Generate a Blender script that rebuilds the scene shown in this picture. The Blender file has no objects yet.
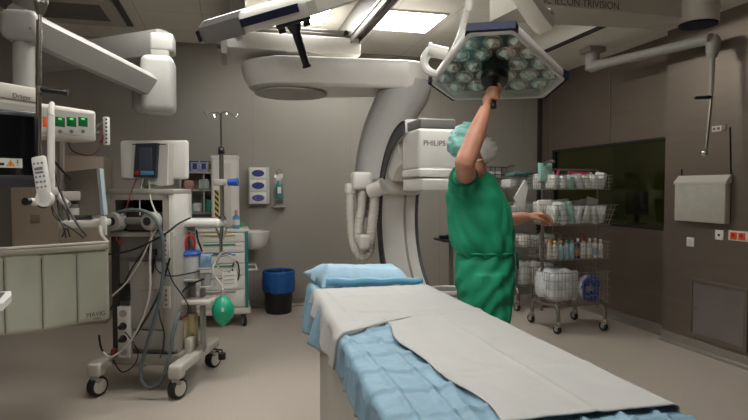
import bpy, bmesh, math, random
from mathutils import Vector, Matrix, noise
random.seed(7)
SC = bpy.context.scene
COL = SC.collection
PI = math.pi
V3 = Vector
# ------------------------------------------------------------------ camera
FPX = 561.0
YAW = math.radians(14.4); PITCH = math.radians(2.14)
CAM = V3((0, 0, 1.5))
FWD = V3((math.sin(YAW)*math.cos(PITCH), math.cos(YAW)*math.cos(PITCH), -math.sin(PITCH)))
RIGHT = V3((math.cos(YAW), -math.sin(YAW), 0))
UP = RIGHT.cross(FWD)
BACK = -FWD
HF = V3((math.sin(YAW), math.cos(YAW), 0))
def ray(x, y): return FWD + RIGHT*((x-374)/FPX) - UP*((y-210)/FPX)
def P(x, y, d): return CAM + ray(x, y)*d
def PL(x, y, p0, n):
    r = ray(x, y); return CAM + r*((p0-CAM).dot(n)/r.dot(n))
def PZ(x, y, z): return PL(x, y, V3((0,0,z)), V3((0,0,1)))
def PX(x, y, X): return PL(x, y, V3((X,0,0)), V3((1,0,0)))
def PY(x, y, Y): return PL(x, y, V3((0,Y,0)), V3((0,1,0)))
cam_data = bpy.data.cameras.new('camera'); cam = bpy.data.objects.new('camera', cam_data); COL.objects.link(cam)
cam_data.sensor_width = 36; cam_data.lens = 36*FPX/748; cam_data.clip_start = .02
cam.matrix_world = Matrix(((RIGHT.x,UP.x,BACK.x,CAM.x),(RIGHT.y,UP.y,BACK.y,CAM.y),(RIGHT.z,UP.z,BACK.z,CAM.z),(0,0,0,1)))
SC.camera = cam
SC.view_settings.view_transform = 'Standard'; SC.view_settings.look = 'None'
SC.view_settings.gamma = 1; SC.view_settings.use_curve_mapping = False
SC.view_settings.exposure = 0.0
w = bpy.data.worlds.new('world'); SC.world = w; w.use_nodes = True
w.node_tree.nodes['Background'].inputs[0].default_value = (.02,.02,.02,1)
w.node_tree.nodes['Background'].inputs[1].default_value = .3

# ------------------------------------------------------------------ materials
def s(r, g, b):
    f = lambda c: (c/255/12.92 if c/255 <= .04045 else ((c/255+.055)/1.055)**2.4)
    return (f(r), f(g), f(b), 1)
MATS = {}
def mat(name, col, rough=.5, metal=0., var=.06, scale=14., bump=0., bscale=60., spec=.5, stretch=None, coat=0., trans=0., alpha=1., sheen=0., emit=None, estr=0.):
    if name in MATS: return MATS[name]
    m = bpy.data.materials.new(name); m.use_nodes = True; nt = m.node_tree
    b = nt.nodes['Principled BSDF']
    tc = nt.nodes.new('ShaderNodeTexCoord'); mp = nt.nodes.new('ShaderNodeMapping')
    nt.links.new(tc.outputs['Object'], mp.inputs['Vector'])
    if stretch: mp.inputs['Scale'].default_value = stretch
    n = nt.nodes.new('ShaderNodeTexNoise'); n.inputs['Scale'].default_value = scale; n.inputs['Detail'].default_value = 3
    nt.links.new(mp.outputs[0], n.inputs['Vector'])
    r = nt.nodes.new('ShaderNodeValToRGB')
    r.color_ramp.elements[0].position = .3; r.color_ramp.elements[1].position = .7
    lo = [max(0, c*(1-var)) for c in col[:3]]+[1]; hi = [min(1, c*(1+var)) for c in col[:3]]+[1]
    r.color_ramp.elements[0].color = lo; r.color_ramp.elements[1].color = hi
    nt.links.new(n.outputs['Fac'], r.inputs[0]); nt.links.new(r.outputs[0], b.inputs['Base Color'])
    b.inputs['Roughness'].default_value = rough; b.inputs['Metallic'].default_value = metal
    b.inputs['Specular IOR Level'].default_value = spec
    if coat: b.inputs['Coat Weight'].default_value = coat
    if trans: b.inputs['Transmission Weight'].default_value = trans
    if alpha < 1: b.inputs['Alpha'].default_value = alpha
    if sheen: b.inputs['Sheen Weight'].default_value = sheen
    if emit: b.inputs['Emission Color'].default_value = emit; b.inputs['Emission Strength'].default_value = estr
    if bump:
        n2 = nt.nodes.new('ShaderNodeTexNoise'); n2.inputs['Scale'].default_value = bscale; n2.inputs['Detail'].default_value = 4
        nt.links.new(mp.outputs[0], n2.inputs['Vector'])
        bp = nt.nodes.new('ShaderNodeBump'); bp.inputs['Strength'].default_value = bump; bp.inputs['Distance'].default_value = .01
        nt.links.new(n2.outputs['Fac'], bp.inputs['Height']); nt.links.new(bp.outputs[0], b.inputs['Normal'])
    MATS[name] = m; return m
def seam(m, axes, dark=.72):
    """panel joints: narrow darker lines at a fixed pitch; axes = [(index, period, offset, halfwidth)]"""
    nt = m.node_tree; b = nt.nodes['Principled BSDF']
    src = b.inputs['Base Color'].links[0].from_socket
    geo = nt.nodes.new('ShaderNodeNewGeometry'); sp = nt.nodes.new('ShaderNodeSeparateXYZ'); nt.links.new(geo.outputs['Position'], sp.inputs[0])
    tot = None
    def M(op, a, bv):
        q = nt.nodes.new('ShaderNodeMath'); q.operation = op
        for i, v in enumerate((a, bv)):
            if isinstance(v, (int, float)): q.inputs[i].default_value = v
            else: nt.links.new(v, q.inputs[i])
        return q.outputs[0]
    for ax, per, off, hw in axes:
        x = M('SUBTRACT', sp.outputs[ax], off); x = M('DIVIDE', x, per); x = M('ADD', x, 100.5); x = M('FRACT', x, 0)
        x = M('SUBTRACT', x, .5); x = M('ABSOLUTE', x, 0); x = M('LESS_THAN', x, hw/per)
        tot = x if tot is None else M('MAXIMUM', tot, x)
    mx = nt.nodes.new('ShaderNodeMixRGB'); mx.blend_type = 'MULTIPLY'; nt.links.new(tot, mx.inputs[0]); nt.links.new(src, mx.inputs[1])
    mx.inputs[2].default_value = (dark, dark, dark, 1); nt.links.new(mx.outputs[0], b.inputs['Base Color'])
    return m
WHITE = mat('white_enamel', s(214,211,205), .32, var=.025, scale=6)
WHITE2 = mat('off_white_plastic', s(196,191,182), .42, var=.03, scale=8)
PLGREY = mat('light_grey_plastic', s(160,157,150), .45, var=.04)
MIDGREY = mat('mid_grey_plastic', s(112,110,107), .45, var=.05)
DKGREY = mat('dark_grey_plastic', s(66,66,67), .45, var=.06)
BEIGE = mat('beige_grey_metal', s(158,151,140), .45, var=.03)
BLACK = mat('black_plastic', s(20,20,22), .38, var=.1)
RUBBER = mat('black_rubber', s(30,30,31), .65, var=.1)
NAVY = mat('navy_plastic', s(25,31,54), .65, var=.06, spec=.25)
CHROME = mat('polished_steel', s(205,203,198), .16, metal=1, var=.03)
SATIN = mat('satin_steel', s(150,146,139), .34, metal=1, var=.06, scale=30)
STEELWIRE = mat('wire_steel', s(170,166,158), .35, metal=.9, var=.05)
GLASSB = mat('dark_screen', s(14,14,16), .12, var=.05)
RED = mat('red_plastic', s(178,38,30), .4)
ORANGE = mat('orange_plastic', s(222,92,32), .4)
YELLOW = mat('yellow_plastic', s(205,190,60), .45)
BLUE = mat('blue_plastic', s(30,78,160), .35)
LBLUE = mat('light_blue_plastic', s(88,150,190), .4)
TEAL = mat('teal_plastic', s(16,120,112), .4)
GREENP = mat('green_paper', s(70,140,110), .6)
TEALP = mat('teal_print_film', s(120,170,155), .4)
PAPER = mat('white_paper', s(222,220,214), .7, var=.03)
FILM = mat('clear_white_film', s(205,207,205), .28, var=.1, scale=30, bump=.5, bscale=40)
PINKP = mat('pink_film', s(190,140,130), .45, var=.12, scale=40)
SKIN = mat('skin', s(196,138,112), .5, var=.08, scale=18, bump=.08, bscale=150)
HOLE = mat('dark_recess', s(24,23,22), .8)

# ------------------------------------------------------------------ mesh builder
def basis(d):
    d = d.normalized(); a = V3((0,0,1)) if abs(d.z) < .95 else V3((1,0,0))
    u = a.cross(d).normalized(); v = d.cross(u); return u, v, d
def rotz(a): return Matrix.Rotation(a, 4, 'Z')
def cr(pts, n=6, closed=False):
    """smooth Catmull-Rom path through the points"""
    pts = [V3(p) for p in pts]; out = []; N = len(pts)
    for i in range(N if closed else N-1):
        g = lambda k: pts[k % N] if closed else pts[max(0, min(N-1, k))]
        p0, p1, p2, p3 = g(i-1), g(i), g(i+1), g(i+2)
        for j in range(n):
            t = j/n
            out.append(.5*((2*p1)+(p2-p0)*t+(2*p0-5*p1+4*p2-p3)*t*t+(3*p1-p0-3*p2+p3)*t**3))
    if not closed: out.append(pts[-1])
    return out
class MB:
    def __init__(self): self.bm = bmesh.new(); self.M = None
    def _in(self, t):
        me = bpy.data.meshes.new('tmp'); t.to_mesh(me); t.free(); self.bm.from_mesh(me); bpy.data.meshes.remove(me)
    def box(self, c, size, rot=None, bev=0., seg=2):
        t = bmesh.new(); bmesh.ops.create_cube(t, size=1)
        bmesh.ops.scale(t, vec=V3(size), verts=t.verts)
        if bev: bmesh.ops.bevel(t, geom=list(t.edges), offset=min(bev, min(size)*.49), segments=seg, profile=.5, affect='EDGES')
        if rot is not None: bmesh.ops.transform(t, matrix=rot.to_4x4(), verts=t.verts)
        bmesh.ops.translate(t, vec=V3(c), verts=t.verts); self._in(t); return self
    def span(self, a, b, bev=0., seg=2):
        a, b = V3(a), V3(b); return self.box((a+b)/2, [abs(b[i]-a[i]) for i in range(3)], None, bev, seg)
    def cyl(self, p0, p1, r0, r1=None, seg=16, caps=True):
        p0, p1 = V3(p0), V3(p1); r1 = r0 if r1 is None else r1; u, v, d = basis(p1-p0)
        return self.loft([[p+(u*math.cos(2*PI*i/seg)+v*math.sin(2*PI*i/seg))*max(r,1e-5) for i in range(seg)] for p, r in ((p0,r0),(p1,r1))], caps)
    def loft(self, rings, caps=True, closed_u=True, closed_v=False):
        bm = self.bm; R = [[bm.verts.new(p) for p in ring] for ring in rings]; n = len(R[0]); m = len(R)
        for i in range(m if closed_v else m-1):
            A, B = R[i], R[(i+1) % m]
            for j in range(n if closed_u else n-1):
                k = (j+1) % n
                try: bm.faces.new((A[j], A[k], B[k], B[j]))
                except ValueError: pass
        if caps and closed_u and not closed_v:
            bm.faces.new(list(reversed(R[0]))); bm.faces.new(R[-1])
        return self
    def tube(self, pts, r, seg=8, closed=False, caps=True, smooth=0):
        if smooth: pts = cr(pts, smooth, closed)
        pts = [V3(p) for p in pts]; N = len(pts); rr = r if isinstance(r, (list, tuple)) else None
        if rr and len(rr) != N:
            rr = [rr[min(len(rr)-1, int(i/(N-1)*(len(rr)-1)))]*(1-((i/(N-1)*(len(rr)-1)) % 1))+rr[min(len(rr)-1, int(i/(N-1)*(len(rr)-1))+1)]*((i/(N-1)*(len(rr)-1)) % 1) for i in range(N)]
        rings = []; u = None
        for i in range(N):
            a = pts[i-1] if (i or closed) else pts[0]; b = pts[(i+1) % N] if (i < N-1 or closed) else pts[-1]
            d = (b-a).normalized() if (b-a).length > 1e-9 else V3((0,0,1))
            if u is None: u = basis(d)[0]
            u = (u-d*u.dot(d)); u = u.normalized() if u.length > 1e-6 else basis(d)[0]
            v = d.cross(u); q = rr[i] if rr else r
            rings.append([pts[i]+(u*math.cos(2*PI*k/seg)+v*math.sin(2*PI*k/seg))*q for k in range(seg)])
        return self.loft(rings, caps, True, closed)
    def sphere(self, c, r, rot=None, seg=20, rings=12):
        t = bmesh.new(); bmesh.ops.create_uvsphere(t, u_segments=seg, v_segments=rings, radius=1)
        r = (r, r, r) if isinstance(r, (int, float)) else r
        bmesh.ops.scale(t, vec=V3(r), verts=t.verts)
        if rot is not None: bmesh.ops.transform(t, matrix=rot.to_4x4(), verts=t.verts)
        bmesh.ops.translate(t, vec=V3(c), verts=t.verts); self._in(t); return self
    def lathe(self, prof, c=(0,0,0), axis=(0,0,1), seg=24, caps=True):
        c = V3(c); u, v, d = basis(V3(axis))
        return self.loft([[c+d*z+(u*math.cos(2*PI*i/seg)+v*math.sin(2*PI*i/seg))*max(r,1e-4) for i in range(seg)] for r, z in prof], caps)
    def prism(self, poly, vec):
        vec = V3(vec); A = [V3(p) for p in poly]; return self.loft([A, [p+vec for p in A]])
    def grid(self, f, nu, nv):
        bm = self.bm; R = [[bm.verts.new(f(i/nu, j/nv)) for j in range(nv+1)] for i in range(nu+1)]
        for i in range(nu):
            for j in range(nv): bm.faces.new((R[i][j], R[i+1][j], R[i+1][j+1], R[i][j+1]))
        return self
    def xf(self, M): bmesh.ops.transform(self.bm, matrix=M, verts=self.bm.verts); return self
    def mesh(self, name, m, smooth=True, ang=.6):
        bmesh.ops.recalc_face_normals(self.bm, faces=self.bm.faces)
        me = bpy.data.meshes.new(name); self.bm.to_mesh(me); self.bm.free()
        me.materials.append(m)
        if smooth: me.shade_smooth(); me.set_sharp_from_angle(angle=ang)
        return me
ROOT = {}
def thing(name, label, cat, loc=(0,0,0), rz=0, group=None):
    o = bpy.data.objects.new(name, None); COL.objects.link(o); o.empty_display_size = .1
    o.location = loc; o.rotation_euler = (0,0,rz); o['label'] = label; o['category'] = cat
    if group: o['group'] = group
    ROOT[o.name] = Matrix.Translation(V3(loc)) @ rotz(rz)
    return o
def part(name, mb, m, parent, world=False, label=None, ang=.6, smooth=True):
    if world:
        r = parent
        while r.parent: r = r.parent
        mb.xf(ROOT[r.name].inverted())
    o = bpy.data.objects.new(name, mb.mesh(name, m, smooth, ang)); COL.objects.link(o); o.parent = parent
    if label: o['label'] = label
    return o
def solo(name, mb, m, label, cat, group=None, ang=.6, kind=None):
    """a thing that is one mesh, its origin at the middle of its base"""
    vs = [v.co for v in mb.bm.verts]
    lo = V3([min(v[i] for v in vs) for i in range(3)]); hi = V3([max(v[i] for v in vs) for i in range(3)])
    o0 = V3(((lo.x+hi.x)/2, (lo.y+hi.y)/2, lo.z)); mb.xf(Matrix.Translation(-o0))
    o = bpy.data.objects.new(name, mb.mesh(name, m, True, ang)); COL.objects.link(o); o.location = o0
    o['label'] = label; o['category'] = cat
    if group: o['group'] = group
    if kind: o['kind'] = kind
    return o
def struct(name, mb, m, parent=None, smooth=False):
    o = bpy.data.objects.new(name, mb.mesh(name, m, smooth)); COL.objects.link(o)
    if parent: o.parent = parent
    else: o['kind'] = 'structure'
    return o
def dup(root, loc, rz=None, label=None, group=None):
    r = root.copy(); COL.objects.link(r); r.location = loc
    if rz is not None: r.rotation_euler = (0,0,rz)
    if label: r['label'] = label
    if group: r['group'] = group
    def rec(a, b):
        for ch in list(a.children):
            c = ch.copy(); COL.objects.link(c); c.parent = b; rec(ch, c)
    rec(root, r); return r
def solidify(o, t, off=0):
    md = o.modifiers.new('thick', 'SOLIDIFY'); md.thickness = t; md.offset = off; return o
def lettering(txt, size, M, m, parent, world=True, depth=.0006, label=None, align='CENTER'):
    cu = bpy.data.curves.new('lettering', 'FONT'); cu.body = txt; cu.size = size; cu.extrude = depth; cu.align_x = align; cu.align_y = 'CENTER'
    t = bpy.data.objects.new('tmp_text', cu); COL.objects.link(t)
    dg = bpy.context.evaluated_depsgraph_get(); me = bpy.data.meshes.new_from_object(t.evaluated_get(dg))
    bpy.data.objects.remove(t); bpy.data.curves.remove(cu)
    r = parent
    while r.parent: r = r.parent
    me.transform((ROOT[r.name].inverted() if world else Matrix()) @ M); me.materials.clear(); me.materials.append(m); me.name = 'lettering'
    o = bpy.data.objects.new('lettering', me); COL.objects.link(o); o.parent = parent
    return o
def frame(o, x, y, z=None):
    """4x4 with origin o and the x, y directions"""
    x = V3(x).normalized(); z = x.cross(V3(y)).normalized(); y = z.cross(x)
    return Matrix(((x.x,y.x,z.x,o[0]),(x.y,y.y,z.y,o[1]),(x.z,y.z,z.z,o[2]),(0,0,0,1)))
def wave(x, y, z, f): return noise.noise(V3((x*f, y*f, z*f)))
LAMP_STRENGTH = 30.0
# ------------------------------------------------------------------ the room
WALLM = seam(mat('wall_panel', s(146,141,132), .5, var=.02, scale=3), [(0, 1.25, .28, .004)], .86)
CEILM = seam(mat('ceiling_panel', s(240,237,228), .5, var=.02, scale=3), [(0, .62, .36, .005), (1, .68, 5.33, .005)], .74)
FLOORM = mat('linoleum', s(186,175,164), .3, var=.05, scale=55, bump=.02, bscale=30)
STEEL = mat('brushed_steel', s(132,120,109), .4, metal=.72, var=.04, scale=2.2, stretch=(1,1,7), bump=.03, bscale=8)
STEELD = mat('grey_steel_hatch', s(150,142,140), .42, metal=.8, var=.08, scale=3)
ZC = 3.27; XR = 4.30; XN = 4.18; YB = 7.2; YS = 4.68; XL = -3.6; YF = -1.7
struct('floor', MB().span((XL-.1,YF-.1,-.1),(XR+.1,YB+.1,0)), FLOORM)
struct('ceiling', MB().span((XL-.1,YF-.1,ZC),(XR+.1,YB+.1,ZC+.1)), CEILM)
struct('wall_back', MB().span((XL-.1,YB,0),(XR+.1,YB+.1,ZC)), WALLM)
struct('wall_left', MB().span((XL-.1,YF,0),(XL,YB,ZC)), WALLM)
struct('wall_front', MB().span((XL-.1,YF-.1,0),(XR+.1,YF,ZC)), WALLM)
# right wall: far steel wall with a window, near steel wall standing forward
a = PX(553,150,XR); b = PX(668,137,XR); c = PX(668,231,XR); d = PX(553,220,XR)
wy0 = YS+.03; wy1 = a.y; wz0 = (c.z+d.z)/2; wz1 = (a.z+b.z)/2
mb = MB().span((XR,YS,0),(XR+.1,YB,wz0)).span((XR,YS,wz1),(XR+.1,YB,ZC)).span((XR,wy1,wz0),(XR+.1,YB,wz1)).span((XR,YS-.1,wz0),(XR+.1,wy0,wz1))
struct('wall_right', mb, STEEL)
struct('wall_right_near', MB().span((XN,YF,0),(XR+.1,YS,ZC)), STEEL)
# window: slim frame, tinted pane, dim control room behind it
GL = bpy.data.materials.new('tinted_glass'); GL.use_nodes = True; nt = GL.node_tree; nt.nodes.clear()
out = nt.nodes.new('ShaderNodeOutputMaterial'); tr = nt.nodes.new('ShaderNodeBsdfTransparent'); gs = nt.nodes.new('ShaderNodeBsdfGlossy')
tr.inputs[0].default_value = (.5,.52,.42,1); gs.inputs['Roughness'].default_value = .02; gs.inputs[0].default_value = (.9,.95,.85,1)
fc_ = nt.nodes.new('ShaderNodeLayerWeight'); fr = nt.nodes.new('ShaderNodeMath'); fr.operation = 'POWER'; nt.links.new(fc_.outputs['Facing'], fr.inputs[0]); fr.inputs[1].default_value = 4.5
ns = nt.nodes.new('ShaderNodeTexNoise'); ns.inputs['Scale'].default_value = 2
ml = nt.nodes.new('ShaderNodeMath'); ml.operation = 'MULTIPLY_ADD'; ml.inputs[1].default_value = .07; nt.links.new(ns.outputs['Fac'], ml.inputs[0]); nt.links.new(fr.outputs[0], ml.inputs[2])
mx = nt.nodes.new('ShaderNodeMixShader'); nt.links.new(ml.outputs[0], mx.inputs[0]); nt.links.new(tr.outputs[0], mx.inputs[1]); nt.links.new(gs.outputs[0], mx.inputs[2]); nt.links.new(mx.outputs[0], out.inputs[0])
t = 0.025
wf = MB().span((XR-.012,wy0,wz0),(XR+.06,wy1,wz0+t)).span((XR-.012,wy0,wz1-t),(XR+.06,wy1,wz1)).span((XR-.012,wy0,wz0),(XR+.06,wy0+t,wz1)).span((XR-.012,wy1-t,wz0),(XR+.06,wy1,wz1))
wo = struct('window_1', wf, mat('black_frame', s(30,29,27), .4, var=.08)); 
struct('window_pane', MB().span((XR+.02,wy0+t,wz0+t),(XR+.028,wy1-t,wz1-t)), GL, wo)
OLIVE = mat('control_room_wall', s(150,146,98), .7, var=.08, scale=2)
for nm_, a_, b_ in (('wall_control_far',(XR+1.6,4.0,0),(XR+1.7,YB+.6,ZC)),('wall_control_near',(XR+.1,4.0,0),(XR+1.7,4.1,ZC)),('wall_control_end',(XR+.1,YB+.5,0),(XR+1.7,YB+.6,ZC)),('floor_control',(XR+.1,4,-.1),(XR+1.7,YB+.6,0)),('ceiling_control',(XR+.1,4,ZC),(XR+1.7,YB+.6,ZC+.1))):
    struct(nm_, MB().span(a_,b_), OLIVE)
t = thing('control_room_fill', 'added dim fill light in the room behind the dark window', 'light', (XR+.9,5.6,ZC-.035))  # unseen lamp added so the olive room shows through the glass
LITD = LIT_D = bpy.data.materials.new('dim_fill_diffuser'); LIT_D.use_nodes = True; LIT_D.node_tree.nodes['Principled BSDF'].inputs['Emission Color'].default_value = (1,.95,.7,1); LIT_D.node_tree.nodes['Principled BSDF'].inputs['Emission Strength'].default_value = 10.0
part('diffuser', MB().box((0,0,.01),(.3,1.0,.02)), LIT_D, t); part('frame', MB().box((0,0,.024),(.34,1.04,.012)), DKGREY, t)
t = thing('control_desk', 'dim desk seen through the dark window behind the steel wall', 'desk', (XR+.75,5.9,0))
part('desk_top', MB().box((0,0,1.02),(.6,1.9,.04),bev=.01), mat('desk_wood', s(120,112,84), .5), t)
for x in (-.25,.25):
    for y in (-.9,.9): part('leg', MB().box((x,y,.5),(.05,.05,1.0)), DKGREY, t)
for k, (yy, ww) in enumerate(((5.45,.5),(6.3,.42))):
    t = thing('desk_monitor', ['dark monitor on the control room desk, nearer end', 'dark monitor on the control room desk, farther end'][k], 'monitor', (XR+.9,yy,1.04))
    part('screen', MB().box((0,0,.27),(.03,ww,.3),bev=.008), GLASSB, t); part('stand', MB().box((0,0,.07),(.03,.06,.14)).box((0,0,.006),(.16,.2,.012)), BLACK, t)
mb = MB()
for k in range(5): mb.box((XR+.62,5.0,1.052+k*.035),(.3,.34,.02))
solo('paper_tray', mb, DKGREY, 'stack of dark trays on the desk behind the window', 'tray')
# lower ceiling strip over the steel wall with its dark slot, steel cover strips
struct('ceiling_soffit', MB().span((3.46,YF,3.05),(XR,YB,ZC-.001)), CEILM)
struct('trim_1', MB().span((3.43,YF,3.03),(3.465,YB,3.06)), HOLE)
sy = PX(610,110,XR).y
struct('trim_2', MB().span((XR-.006,sy-.008,wz1+.02),(XR+.01,sy+.008,3.05)), SATIN)
sy = PX(551,110,XR).y
struct('trim_3', MB().span((XR-.006,sy-.008,0.1),(XR+.01,sy+.008,3.05)), SATIN)
struct('trim_4', MB().span((XR-.05,YB-.05,0),(XR+.01,YB-.002,3.05)), mat('dark_steel_trim', s(78,72,66), .4, metal=.8))
COVE = mat('floor_cove', s(132,124,115), .35, var=.04, scale=40)
def cove(name, p0, p1, n):
    p0, p1, n = V3(p0), V3(p1), V3(n)
    prof = [(0,0),(.05,0),(.05,.004),(.025,.012),(.012,.03),(.008,.1),(0,.1)]
    struct(name, MB().loft([[p+n*a_+V3((0,0,b_)) for a_, b_ in prof] for p in (p0,p1)]), COVE, smooth=False)
cove('baseboard_back', (XL,YB,0), (XR,YB,0), (0,-1,0)); cove('baseboard_right', (XR,YS,0), (XR,YB,0), (-1,0,0))
cove('baseboard_right_near', (XN,YF,0), (XN,YS,0), (-1,0,0)); cove('baseboard_left', (XL,YF,0), (XL,YB,0), (1,0,0))
# ceiling lights, and unseen panels added as fill
LIT = bpy.data.materials.new('lit_diffuser'); LIT.use_nodes = True; nt = LIT.node_tree; nt.nodes.clear()
em = nt.nodes.new('ShaderNodeEmission'); out = nt.nodes.new('ShaderNodeOutputMaterial'); nt.links.new(em.outputs[0], out.inputs[0])
em.inputs[0].default_value = (1,.985,.945,1); em.inputs[1].default_value = LAMP_STRENGTH
def ceil_light(x0, x1, y0, y1, label):
    t = thing('ceiling_light', label, 'light', ((x0+x1)/2,(y0+y1)/2,ZC-.02), 0, 'recessed square ceiling lights')
    a, b = (x1-x0)/2, (y1-y0)/2; f = .02
    part('frame', MB().span((-a-f,-b-f,0),(a+f,-b,.02)).span((-a-f,b,0),(a+f,b+f,.02)).span((-a-f,-b,0),(-a,b,.02)).span((a,-b,0),(a+f,b,.02)), WHITE2, t)
    part('diffuser', MB().span((-a,-b,.006),(a,b,.018)), LIT, t)
ceil_light(.40,.97,5.37,6.0,'lit square ceiling light left of the shiny rail, between the ceiling rails')
ceil_light(1.54,2.14,5.37,6.03,'lit square ceiling light right of the shiny rail, above the overhead beam')
for k, (x, y) in enumerate(((1.54,3.3),(-.6,3.5),(.34,1.5),(-1.6,.7))):
    ceil_light(x,x+.6,y,y+.64,'added unseen ceiling fill light '+['over the table head, right of the rails','over the open floor left of the rails','between the rails, over the table foot','over the left side, near the camera'][k])
t = thing('ceiling_vent', 'unlit grey ceiling panel with a wide white frame above the supply arm', 'vent', (-1.6,6.1,ZC-.05))
mb = MB()
for x0,x1,y0,y1 in ((-.62,-.5,-.42,.42),(.43,.55,-.42,.42),(-.5,.43,-.42,-.3),(-.5,.43,.3,.42)): mb.span((x0,y0,.0),(x1,y1,.05),bev=.006)
part('frame', mb, WHITE2, t); part('panel', MB().span((-.5,-.3,.02),(.43,.3,.04)), MIDGREY, t)
part('outer_edge', MB().span((-.68,-.48,.03),(.61,.48,.049)), DKGREY, t)

# ------------------------------------------------------------------ fittings on the steel wall
def on_near(name, x0, y0, x1, y1, th, m, label, cat, bev=.006):
    a = PX(x0,y0,XN); b = PX(x1,y1,XN)
    return a, b
c1 = PX(691,242,XN); c2 = PX(720,235,XN)
t = thing('wall_switch', 'square white switch plate under the grey board, on steel wall', 'switch', c1)
part('plate', MB().box((-.006,0,0),(.012,.085,.085),bev=.004), WHITE, t); part('rocker', MB().box((-.014,0,0),(.006,.055,.055),bev=.002), WHITE2, t)
t = thing('wall_socket', 'white wall socket plate with dark keyhole, beside the orange outlets', 'socket', c2)
part('plate', MB().box((-.006,0,0),(.012,.085,.085),bev=.004), WHITE, t); part('opening', MB().cyl((-.0125,0,0),(-.0135,0,0),.012), HOLE, t)
c3 = PX(738.5,236,XN)
t = thing('outlet_strip', 'white outlet plate with two orange power outlets at right edge', 'outlet', c3)
part('plate', MB().box((-.006,-.01,0),(.012,.2,.085),bev=.004), WHITE, t)
for y in (.035,-.045):
    o = part('outlet', MB().box((-.015,y,0),(.01,.062,.062),bev=.004), ORANGE, t); part('socket_hole', MB().cyl((-.0202,y,.004),(-.0212,y,.004),.02), RED, o)
# grey board with folded top, hung on wires
a = PX(681,184,XN); b = PX(731,222,XN); y0, y1 = b.y, a.y; z1, z0 = (PX(681,183,XN).z+PX(731,184,XN).z)/2, (PX(681,222,XN).z+PX(731,222,XN).z)/2
t = thing('apron_holder', 'grey board with folded pale top edge hung on the steel wall', 'holder', ((XN-.04),(y0+y1)/2,z0))
W = y1-y0; H = z1-z0
part('board', MB().box((0,0,H/2),(.06,W,H),bev=.006), mat('board_grey', s(168,166,154), .55, bump=.1), t)
part('folded_top', MB().prism([(.03,-W/2-.01,H+.0),(-.034,-W/2-.01,H-.005),(-.036,-W/2-.01,H+.012),(.02,-W/2-.01,H+.075),(.03,-W/2-.01,H+.075)],(0,W+.02,0)), WHITE2, t)
hz = PX(728,128,XN).z-z0
part('hanging_wire', MB().tube([(.035,-W/2+.01,H+.07),(.035,-W/2+.03,hz)],.005), BLACK, t)
part('hook', MB().tube([(.035,W/2-.01,H+.06),(.035,W/2-.01,H+.14)],.006), BLACK, t)
c = PX(719,128.5,XN)
t = thing('wall_label', 'small white strip label above the hung grey board', 'label', c)
part('strip', MB().box((-.003,.02,0),(.006,.1,.05),bev=.002), PAPER, t); part('tan_end', MB().box((-.003,-.055,0),(.006,.05,.05),bev=.002), mat('tan_tape', s(150,125,108), .6), t)
part('print', MB().box((-.0065,.045,0),(.001,.03,.025)).box((-.0065,.0,0),(.001,.03,.025)), MIDGREY, t)
# access hatch
a = PX(691,277,XN); b = PX(748,341,XN); y1 = a.y; y0 = PX(747,300,XN).y-.02; z1 = PX(691,277,XN).z; z0 = PX(691,335,XN).z
t = thing('access_hatch', 'large square steel access hatch low on the right wall', 'hatch', (XN,(y0+y1)/2,z0))
W = y1-y0; H = z1-z0; f = .035
part('frame', MB().span((-.02,-W/2,0),(0,W/2,f),bev=.004).span((-.02,-W/2,H-f),(0,W/2,H),bev=.004).span((-.02,-W/2,f),(0,-W/2+f,H-f),bev=.004).span((-.02,W/2-f,f),(0,W/2,H-f),bev=.004), STEEL, t)
part('panel', MB().span((-.008,-W/2+f,f),(-.001,W/2-f,H-f)), STEELD, t)
part('latch', MB().cyl((-.008,W/2-f-.03,H*.5),(-.018,W/2-f-.03,H*.5),.012), SATIN, t)
# ------------------------------------------------------------------ surgical lamps
GLASSC = bpy.data.materials.new('clear_cover'); GLASSC.use_nodes = True; nt = GLASSC.node_tree; nt.nodes.clear()
out = nt.nodes.new('ShaderNodeOutputMaterial'); tr = nt.nodes.new('ShaderNodeBsdfTransparent'); gs = nt.nodes.new('ShaderNodeBsdfGlossy')
tr.inputs[0].default_value = (.92,.96,.94,1); gs.inputs['Roughness'].default_value = .05
fc_ = nt.nodes.new('ShaderNodeLayerWeight'); fr = nt.nodes.new('ShaderNodeMath'); fr.operation = 'POWER'; nt.links.new(fc_.outputs['Facing'], fr.inputs[0]); fr.inputs[1].default_value = 4.5
ns = nt.nodes.new('ShaderNodeTexNoise'); ml = nt.nodes.new('ShaderNodeMath'); ml.operation = 'MULTIPLY_ADD'; ml.inputs[1].default_value = .09; nt.links.new(ns.outputs['Fac'], ml.inputs[0]); nt.links.new(fr.outputs[0], ml.inputs[2])
mx = nt.nodes.new('ShaderNodeMixShader'); nt.links.new(ml.outputs[0], mx.inputs[0]); nt.links.new(tr.outputs[0], mx.inputs[1]); nt.links.new(gs.outputs[0], mx.inputs[2]); nt.links.new(mx.outputs[0], out.inputs[0])
REFL = mat('lamp_reflector', s(196,200,198), .1, metal=1, var=.1, scale=20)
REFLB = mat('lamp_backing', s(70,78,78), .3, metal=.7, var=.1)
HEX = [(-.11,.363),(.11,.363),(.37,-.087),(.26,-.277),(-.26,-.277),(-.37,-.087)]
def fillet(poly, r, n=4):
    out = []; N = len(poly)
    for i in range(N):
        p = V3(poly[i]+(0,)); a = (V3(poly[i-1]+(0,))-p).normalized(); b = (V3(poly[(i+1) % N]+(0,))-p).normalized()
        h = a.angle(b)/2; d = r/math.tan(h); c = p+(a+b).normalized()*(r/math.sin(h))
        s0 = p+a*d-c; s1 = p+b*d-c
        for k in range(n+1):
            q = s0.lerp(s1, k/n).normalized()*r+c; out.append((q.x, q.y))
    return out
HEXR = fillet(HEX, .03)
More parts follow.
